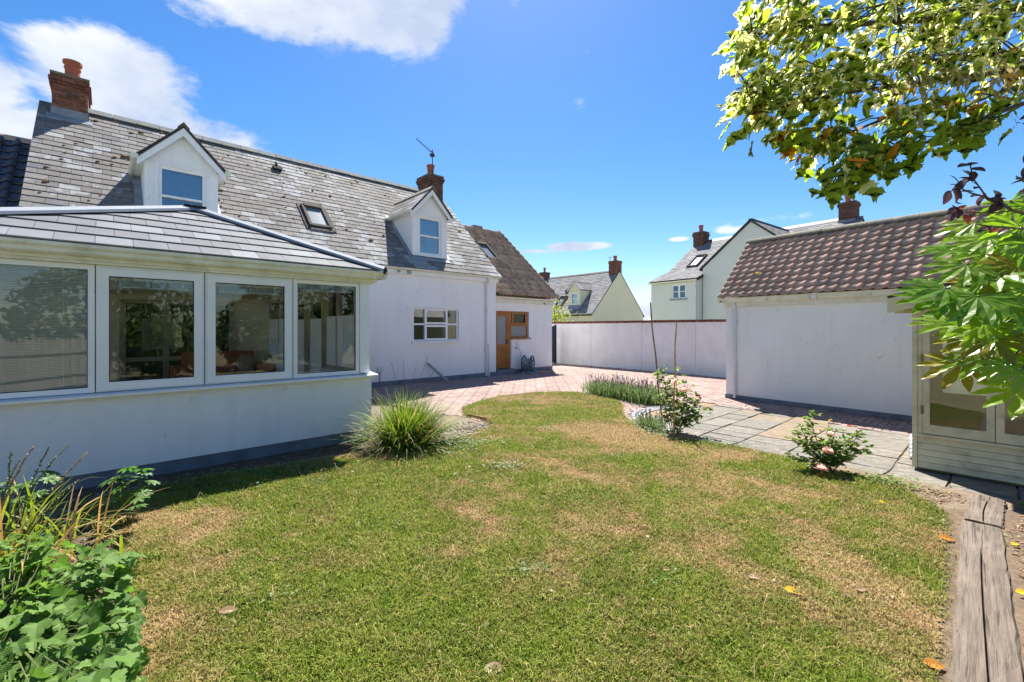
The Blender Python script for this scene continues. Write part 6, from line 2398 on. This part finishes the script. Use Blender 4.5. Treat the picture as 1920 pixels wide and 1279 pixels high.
# --- lavender
def lavender(name, label, pts, h, nstem, seed, wid):
    rg = random.Random(seed)
    O = Vector((*pts[0], 0))
    t = thing(name, label, 'lavender', O)
    g, f = MB(), MB()
    P2 = [Vector((*p, 0)) for p in pts]
    for k in range(nstem):
        c, dr = poly_at(P2, rg.random())
        b = c + Vector((rg.gauss(0, wid * .45), rg.gauss(0, wid * .45), 0)) - O
        hh_ = h * rg.uniform(.55, 1.0)
        out = Vector((rg.gauss(0, .28), rg.gauss(0, .28), 1))
        blade(g, b, out, hh_ * .86, .0055, rg.uniform(0, .35), n=4)
        for q in range(2):
            bb = b + out * hh_ * rg.uniform(.15, .6)
            blade(g, bb, Vector((rg.gauss(0, .7), rg.gauss(0, .7), 1)), hh_ * .35, .005, .3, n=3)
        if rg.random() < .14:
            tip = b + out.normalized() * hh_ * rg.uniform(.95, 1.2)
            f.rv = rg.random()
            f.tube([b + out * hh_ * .5, tip], [.0018, .0018], 4, False)
            f.tube([tip, tip + out.normalized() * .045], [.006, .0045], 5)
    g.build('foliage', 'lavender', t, kind='stuff')
    f.build('flower_spikes', 'lavender_flower', t, kind='stuff')
    return t


lavender('lavender_hedge', 'low hedge of grey green lavender between lawn and brick drive', [(1.98, 10.6), (2.35, 10.05), (2.72, 9.45), (2.95, 9.05)], .44, 3000, 1, .32)
lavender('lavender_bush', 'small lavender tuft growing at the foot of the caned rose', [(2.05, 7.05), (2.2, 6.7)], .26, 300, 2, .17)


# --- roses
def rose(name, label, O, stems, nleaf, flowers, seed, leaf=.05, spread=.05):
    rg = random.Random(seed)
    O = Vector((*O, .0))
    t = thing(name, label, 'rose', O)
    lk = [leaf_data(OVAL, 'rose_leaf', .25, .2)]
    st = MB()
    items = []
    paths = []
    for (b, m_, e_) in stems:
        pts = bez(b, m_, e_, 9)
        paths.append(pts)
        st.tube(pts, [.006 - .0004 * i for i in range(9)], 6)
    for k in range(nleaf):
        pts = rg.choice(paths)
        P, dr = poly_at(pts, rg.uniform(.16, 1))
        side = rvec(rg, 1)
        side.z = abs(side.z) * .3
        side.normalize()
        tw = P + side * rg.uniform(.02, spread * 2)
        st.tube([P, tw], [.0015, .001], 4, False)
        for q in (-1, 0, 1):
            sd = side.cross(Vector((0, 0, 1))) * q
            items.append((0, place(O + tw - side * .012 * abs(q), side + sd * 1.1 + rvec(rg, .25), Vector((0, -.1, 1)) + rvec(rg, .45), leaf * rg.uniform(.75, 1.2))))
    st.build('stem', 'stem_brown', t)
    leaves_on(t, lk, items, 300, origin=O)
    for (p, r, m) in flowers:
        f = MB()
        for ring in range(4):
            for i in range(4 + ring * 2):
                a = 2 * PI * i / (4 + ring * 2) + ring
                rr = r * (.25 + .28 * ring)
                c = Vector((math.cos(a) * rr * .55, math.sin(a) * rr * .55, -r * .12 * ring))
                d = Vector((math.cos(a), math.sin(a), 1.4 - .45 * ring)).normalized()
                s_ = Vector((-math.sin(a), math.cos(a), 0))
                w_ = rr * .75 + r * .12
                f.rv = rg.random()
                f.add([c - s_ * w_ * .4, c + s_ * w_ * .4, c + d * r * .5 + s_ * w_ * .62, c + d * r * .85 + s_ * w_ * .3, c + d * r * .85 - s_ * w_ * .3, c + d * r * .5 - s_ * w_ * .62], [(0, 1, 2, 5), (5, 2, 3, 4)])
        fo = f.build('flower', m, t)
        fo.location = p
        fo.rotation_euler = (rg.uniform(-.2, .9), rg.uniform(-.4, .4), rg.uniform(0, 6))
    return t


r1 = rose('rose_bush', 'upright pink rose bush growing up between two tall canes beside the patio', (2.36, 6.5),
          [((0, 0, 0), (-.02, .1, .5), (-.14, .1, 1.0)), ((.02, 0, 0), (.1, .05, .5), (.04, .0, .98)), ((0, .05, 0), (-.1, .1, .5), (-.22, .05, .88)), ((.05, 0, 0), (.25, 0, .35), (.34, -.05, .52)), ((.03, .02, 0), (.2, .1, .5), (.26, .1, .68)),
           ((.05, -.02, 0), (.3, -.05, .25), (.42, -.1, .34)), ((0, 0, 0), (.05, 0, .4), (-.04, -.03, .8)), ((.1, .05, 0), (.2, .05, .2), (.2, .0, .36))],
          260, [((-.03, -.15, .80), .06, 'rose_petal'), ((.10, -.15, .68), .06, 'rose_petal'), ((.37, -.05, .56), .032, 'fallen_orange'), ((.48, -.1, .40), .03, 'fallen_tan'), ((.07, -.08, .44), .025, 'fallen_yellow')], 4, leaf=.072)
r2 = rose('rose_bush', 'low sprawling pale pink rose bush at the lawn edge in front of the patio', (3.42, 4.78),
          [((0, 0, 0), (-.2, 0, .3), (-.36, 0, .36)), ((0, 0, 0), (-.1, .1, .4), (-.16, .1, .64)), ((.02, 0, 0), (.05, .05, .3), (.12, .05, .46)), ((.05, 0, 0), (.2, 0, .25), (.34, 0, .42)), ((.03, 0, 0), (.2, -.05, .2), (.32, -.05, .26)), ((0, 0, 0), (-.25, -.05, .15), (-.4, -.08, .17)),
           ((0, 0, 0), (-.1, -.1, .25), (-.16, -.14, .30)), ((0, 0, 0), (0, -.05, .2), (.02, -.08, .36)), ((0, 0, 0), (-.2, .05, .3), (-.26, .05, .46))],
          520, [((-.26, -.26, .13), .05, 'rose_petal'), ((-.06, -.10, .44), .04, 'rose_petal'), ((-.16, -.22, .30), .036, 'rose_petal'), ((.22, .0, .50), .016, 'red_petal'), ((.05, .05, .55), .015, 'fallen_yellow')], 6, leaf=.046)
for (O, top, m, lab) in (((2.41, 7.08), (2.20, 7.06, 1.97), 'dark_cane', 'taller brown cane leaning left, standing behind the upright rose'), ((2.33, 6.40), (2.38, 6.42, 1.63), 'bamboo', 'shorter pale bamboo cane standing upright in the rose')):
    t = thing('plant_cane', lab, 'cane', (*O, 0))
    c = MB()
    a, b = Vector((0, 0, -.05)), Vector((top[0] - O[0], top[1] - O[1], top[2]))
    pts, rad = [], []
    for i in range(29):
        pts.append(a.lerp(b, i / 28) + Vector((.006 * math.sin(i * .5), 0, 0)))
        rad.append(.0135 - .004 * i / 28 + (.0025 if i % 5 == 0 else 0))
    c.tube(pts, rad, 8)
    c.build('cane', m, t)

# low creeping plants, weeds and litter
def rosette(label, O, n, L, seed, m='weed_leaf', name='weed'):
    rg = random.Random(seed)
    z = lawn_z(*O)
    t = thing(name, label, 'weed', (*O, z))
    me = leaf_data(OVAL, m, .25, .25)[1]
    for k in range(n):
        a = 2 * PI * k / n + rg.uniform(-.3, .3)
        o_ = Vector((rg.gauss(0, .05), rg.gauss(0, .025), .005))
        inst('leaf', me, t, place(o_, Vector((math.cos(a), math.sin(a), rg.uniform(.1, .6))), Vector((0, 0, 1)) + rvec(rg, .25), L * rg.uniform(.6, 1.15)))
    return t


rosette('pale flat weed rosette in the middle of the near lawn', (.03, 2.72), 20, .062, 1)
rosette('silvery weed rosette just beyond the pale one in the near lawn', (.16, 2.78), 16, .055, 2)
rosette('small broad leaved weed at the lawn edge near the grass clump', (-.75, 5.25), 16, .06, 3)
rosette('tuft of broad weed leaves under the sleeper end by the summerhouse', (4.42, 3.72), 18, .12, 4, 'currant_leaf')


def patch(name, label, cx, cy, rx, ry, n, size, h, seed, m='weed_leaf'):
    rg = random.Random(seed)
    mb = MB()
    lv = leaf_data(OVAL, m, .2, .2)[0]
    for k in range(n):
        x, y = cx + rg.gauss(0, rx), cy + rg.gauss(0, ry)
        z = (lawn_z(x, y) if inside(x, y, LAWN) else -.02) + rg.uniform(.004, h)
        a = rg.uniform(0, 2 * PI)
        mb.mesh(lv, place(Vector((x, y, z)), Vector((math.cos(a), math.sin(a), rg.uniform(-.1, .5))), Vector((0, 0, 1)) + rvec(rg, .4), size * rg.uniform(.6, 1.3)), rg.random())
    return mb.build(name, m, None, kind='stuff')


patch('clover', '', -.62, 5.62, .24, .13, 520, .03, .04, 1)
patch('clover', '', -1.0, 5.2, .28, .09, 320, .028, .03, 2)
patch('clover', '', -.05, 4.72, .12, .08, 150, .03, .03, 3)
patch('ground_cover', '', 3.72, 4.36, .16, .10, 520, .028, .10, 4, 'rose_leaf')
patch('ground_cover', '', -2.6, 4.72, .42, .12, 700, .028, .05, 5)
patch('ground_cover', '', -3.1, 4.25, .25, .16, 500, .032, .07, 6, 'hedge_leaf')
patch('ground_cover', '', 2.15, 6.55, .18, .22, 420, .03, .09, 7)
patch('ground_cover', '', 2.7, 5.9, .3, .09, 420, .022, .05, 8)
patch('ground_cover', '', 3.55, 3.1, .18, .3, 160, .035, .05, 9)
patch('weeds', '', .1, 9.4, .9, .5, 260, .03, .02, 10)
for k, (x_, y_, n_) in enumerate(((-.9, 3.4, 90), (.62, 3.9, 70), (-1.9, 4.3, 90), (.9, 2.6, 60), (1.9, 3.1, 60), (-.35, 4.3, 70), (1.2, 5.1, 80), (-1.3, 2.5, 50), (.5, 6.6, 90), (2.6, 4.5, 60), (-.2, 2.2, 40))):
    patch('weeds', '', x_, y_, .10 + .02 * (k % 3), .07, n_, .024, .022, 20 + k)
# dead straws lying on the turf
n = 1500
sx_, sy_ = rng.uniform(-2.8, 3.4, n), 1.5 + 6.5 * rng.random(n) ** 1.6
ii, jj = np.clip(((sx_ + 4.1) / G).astype(int), 0, nx_ - 1), np.clip(((sy_ - .9) / G).astype(int), 0, ny_ - 1)
ok = edge[ii, jj]
sx_, sy_ = sx_[ok], sy_[ok]
n = len(sx_)
so_ = blades_mesh('straw', sx_, sy_, lookup(zgrid, sx_, sy_, C) + .018, .04 + .09 * rng.random(n), .0012 + .001 * rng.random(n), np.ones(n), .4 + .6 * rng.random(n), 'turf_blade', tilt=rng.uniform(1.0, 1.1, n))
so_['kind'] = 'stuff'


def chips(name, m, pts, n, s0, s1, seed, z=-.014, flat=.25):
    rg = random.Random(seed)
    mb = MB()
    k = 0
    xs, ys = [p[0] for p in pts], [p[1] for p in pts]
    while k < n:
        x, y = rg.uniform(min(xs), max(xs)), rg.uniform(min(ys), max(ys))
        if not inside(x, y, pts):
            continue
        k += 1
        s_ = rg.uniform(s0, s1)
        zz_ = lawn_z(x, y) if inside(x, y, LAWN) else z
        M = Matrix.Translation((x, y, zz_ + s_ * flat * .5)) @ Euler((rg.uniform(-.5, .5), rg.uniform(-.5, .5), rg.uniform(0, 6))).to_matrix().to_4x4()
        mb.rv = rg.random()
        a = rg.uniform(.3, .6)
        mb.add([M @ Vector(p) for p in ((-s_, -s_ * a, 0), (s_ * .9, -s_ * a * .8, 0), (s_, s_ * a, 0), (-s_ * .8, s_ * a * .9, 0), (-s_ * .7, -s_ * a * .6, s_ * flat), (s_ * .7, -s_ * a * .5, s_ * flat), (s_ * .6, s_ * a * .6, s_ * flat), (-s_ * .6, s_ * a * .7, s_ * flat))],
               [(0, 1, 5, 4), (1, 2, 6, 5), (2, 3, 7, 6), (3, 0, 4, 7), (4, 5, 6, 7)])
    return mb.build(name, m, None, kind='stuff')


RB = [(3.7, 3.3), (2.3, 1.9), (1.95, 1.5), (2.9, 1.2), (5.2, 2.7), (5.0, 3.5), (4.5, 3.75), (4.1, 3.6)]
chips('bark_chips', 'chip', RB, 1900, .006, .02, 1, z=.024)
chips('bark_chips', 'chip', [(3.3, 4.9), (3.8, 4.45), (4.2, 4.1), (4.0, 3.9), (3.66, 3.9), (3.5, 4.4)], 520, .005, .016, 2, z=.01)
chips('bark_chips', 'chip', [(3.62, 3.75), (3.0, 3.05), (2.1, 2.2), (1.6, 1.72), (1.3, 1.9), (2.4, 3.1), (3.2, 3.9)], 800, .004, .012, 3)
chips('bark_chips', 'chip', [(-3.3, 3.4), (-2.7, 3.3), (-2.1, 2.7), (-1.75, 2.0), (-2.0, 1.8), (-2.4, 2.5), (-3.3, 3.1)], 500, .004, .011, 8)
chips('gravel', 'pebble', [(-1.2, 6.2), (-.6, 6.0), (-.3, 6.6), (-.3, 7.2), (-.8, 7.4), (-1.2, 6.9)], 420, .007, .028, 4, z=-.008, flat=.5)
chips('gravel', 'pebble', [(-3.9, 4.3), (-3.2, 4.7), (-2.2, 5.5), (-2.0, 5.3), (-2.6, 4.85), (-3.3, 4.3), (-3.5, 3.7), (-3.1, 3.3), (-3.3, 3.1), (-3.9, 3.7)], 520, .006, .022, 5, z=-.016, flat=.5)
chips('dead_leaves', 'fallen_tan', [(4.5, 9.4), (4.6, 8.7), (5.7, 7.0), (6.6, 6.1), (7.0, 6.5), (6.6, 7.4), (5.0, 9.5)], 60, .01, .03, 6, z=.006)
chips('dead_leaves', 'fallen_tan', RB, 150, .008, .024, 7, z=.026)

# fallen leaves one could pick up
FL = [((422, 1153), 'fallen_tan', .085, 'curled tan leaf on the lawn at the lower left'), ((925, 1262), 'fallen_tan', .10, 'large pale brown leaf on the lawn at the bottom middle'), ((1482, 1110), 'fallen_yellow', .085, 'long bright yellow leaf on the lawn, nearest the camera of the yellow ones'),
      ((1772, 1012), 'fallen_orange', .10, 'half orange, half cream leaf lying against the long sleeper'), ((1652, 944), 'fallen_yellow', .06, 'yellow leaf on the lawn below the small rose'), ((1520, 911), 'fallen_orange', .05, 'orange brown leaf lying on the lawn left of the small rose'),
      ((1745, 1250), 'fallen_orange', .085, 'orange leaf beside the sleeper at the bottom edge'), ((1615, 1112), 'fallen_tan', .075, 'cream leaf standing on its edge right of the long yellow leaf'), ((1410, 1086), 'fallen_tan', .06, 'pale curled leaf just above left of the long yellow leaf'),
      ((1248, 1072), 'fallen_brown', .055, 'small brown leaf on the middle of the lawn'), ((1735, 996), 'fallen_brown', .06, 'dark brown leaf left of the half orange leaf'), ((1540, 1230), 'fallen_tan', .075, 'pale leaf at the bottom of the lawn left of the sleeper'),
      ((1903, 1026), 'fallen_yellow', .06, 'orange yellow leaf on the bed right of the sleeper'), ((1913, 1115), 'fallen_yellow', .07, 'lower yellow leaf on the bed at the far right edge'), ((855, 891), 'fallen_tan', .055, 'whitish leaf on the lawn in front of the grass clump'),
      ((1070, 952), 'fallen_brown', .05, 'brown leaf beside a white stone on the upper lawn'), ((880, 878), 'fallen_tan', .05, 'small tan leaf near the clover patch')]
fme = {}
for m in ('fallen_tan', 'fallen_yellow', 'fallen_orange', 'fallen_brown'):
    fme[m] = leaf_data(OVAL, m, .22, .25)[1]
rg = random.Random(19)


def on_ground(px, py):
    Y = 830 * CAM_H / (py - 616)
    X = (px - 960) / 830 * Y
    for _ in range(3):
        z = lawn_z(X, Y)
        Y = 830 * (CAM_H - z) / (py - 616)
        X = (px - 960) / 830 * Y
    return X, Y


for (p, m, s_, lab) in FL:
    X, Y = on_ground(*p)
    o_ = inst('fallen_leaf', fme[m], None, place(Vector((X - s_ * .4, Y, lawn_z(X, Y) + .018)), Vector((1, rg.uniform(-.4, .4), rg.uniform(-.05, .25))), Vector((rg.uniform(-.3, .3), -.35, 1)), s_))
    tag(o_, lab, 'leaf', 'fallen leaves on the lawn')
for k in range(34):
    px, py = rg.uniform(1150, 1800), rg.uniform(930, 1270)
    if k > 26:
        px = rg.uniform(500, 1150)
    X, Y = on_ground(px, py)
    if not inside(X, Y, LAWN):
        continue
    m = rg.choice(('fallen_tan', 'fallen_tan', 'fallen_brown', 'fallen_tan'))
    a = rg.uniform(0, 2 * PI)
    o_ = inst('fallen_leaf', fme['fallen_tan'], None, place(Vector((X, Y, lawn_z(X, Y) + .016)), Vector((math.cos(a), math.sin(a), rg.uniform(-.1, .3))), Vector((rg.uniform(-.4, .4), -.2, 1)), rg.uniform(.022, .042)))
    tag(o_, 'tiny shrivelled tan leaf scattered on the lawn', 'leaf', 'tiny scattered leaves')

# sapling beyond the gate
rg = random.Random(2)
SO = Vector((2.2, 23.0, 0))
sp = thing('sapling', 'yellow green shrub peeping over the boundary wall beside the house corner', 'shrub', SO)
mb = MB().tube([(0, 0, 0), (.05, 0, 1.5), (0, 0, 2.6)], [.04, .03, .015], 6)
mb.build('trunk', 'bark', sp)
mb = MB()
lv = leaf_data(OVAL, 'sapling_leaf', .2, .2)[0]
for k in range(900):
    P = Vector((rg.gauss(0, .35), rg.gauss(0, .35), 2.15 + rg.gauss(0, .38)))
    mb.mesh(lv, place(P, rvec(rg, 1), Vector((0, 0, 1)) + rvec(rg, .6), rg.uniform(.07, .13)), rg.random())
mb.build('crown', 'sapling_leaf', sp, kind='stuff')

# ------------------------------------------------------------------ the garden behind, which the panes mirror
fn = thing('board_fence', 'weathered board fence at the other side of the garden', 'fence', (0, -3.6, 0), R(-8))
bm_ = MB().prism([(0, 0, 0), (.14, 0, 0), (.14, 0, 1.2), (.07, 0, 1.28), (0, 0, 1.2)], (0, .02, 0)).data('board', 'fence_wood')
for i in range(36):
    inst('board', bm_, fn, Matrix.Translation((-1.2 + i * .15, random.uniform(-.01, .01), random.uniform(-.02, .02))))
MB().box(-1.2, 4.2, .021, .07, .3, .38).box(-1.2, 4.2, .021, .07, .9, .98).build('rail', 'fence_wood', fn)
ph = thing('playhouse', 'small wooden playhouse with pointed gable beyond the fence', 'playhouse', (1.7, -5.6, 0), R(20))
MB().prism([(-.7, 0, 0), (.7, 0, 0), (.7, 0, 1.3), (0, 0, 2.5), (-.7, 0, 1.3)], (0, -1.6, 0)).build('wall', 'playhouse_wood', ph)
q = MB()
for sg in (-1, 1):
    q.prism([(sg * .85, .1, 1.12), (0, .1, 2.6), (0, .1, 2.55), (sg * .82, .1, 1.08)], (0, -1.8, 0))
q.build('roof', 'felt', ph)
rg = random.Random(88)
lv = leaf_data(OVAL, 'hedge_leaf', .2, .2)[0]
for (cx_, cy_, rx_, hz, n, lab) in ((-3.2, -4.6, 1.5, 2.4, 1500, 'broad evergreen shrub beyond the fence'), (4.3, -5.2, 1.9, 3.6, 2200, 'tall evergreen tree behind the playhouse'), (.2, -7.0, 2.2, 4.2, 2000, 'round leafy tree at the end of the garden'), (8.0, -6.5, 2.0, 3.4, 1600, 'bushy tree near the fence corner'), (10.4, -2.2, 1.9, 4.4, 2000, 'unseen tall dark evergreen added at the right to darken reflections'), (10.4, 1.6, 1.9, 4.2, 2000, 'second unseen dark evergreen added at the right to darken reflections'), (9.2, -.3, 1.3, 2.6, 1800, 'unseen low dark evergreen added between the two tall ones for dark reflections'), (8.8, -3.2, 1.4, 2.8, 1800, 'unseen low dark evergreen added by the garden corner for dark reflections'), (5.6, -3.9, 1.3, 2.0, 1800, 'unseen broad dark shrub added at the fence end for dark reflections')):  # dark evergreens and shrub added unseen to keep the window reflections dark
    t = thing('garden_tree', lab, 'tree', (cx_, cy_, 0))
    MB().tube([(0, 0, 0), (.1, 0, hz * .6)], [.12, .05], 8).build('trunk', 'bark', t)
    mb = MB()
    for k in range(n):
        u_ = rvec(rg, 1).normalized() * rg.uniform(.55, 1) ** .5
        P = Vector((u_.x * rx_, u_.y * rx_ * .8, hz * .5 + u_.z * hz * .5))
        mb.mesh(lv, place(P, rvec(rg, 1), u_ + rvec(rg, .6), rg.uniform(.14, .26)), rg.random())
    mb.build('crown', 'hedge_leaf', t, kind='stuff')
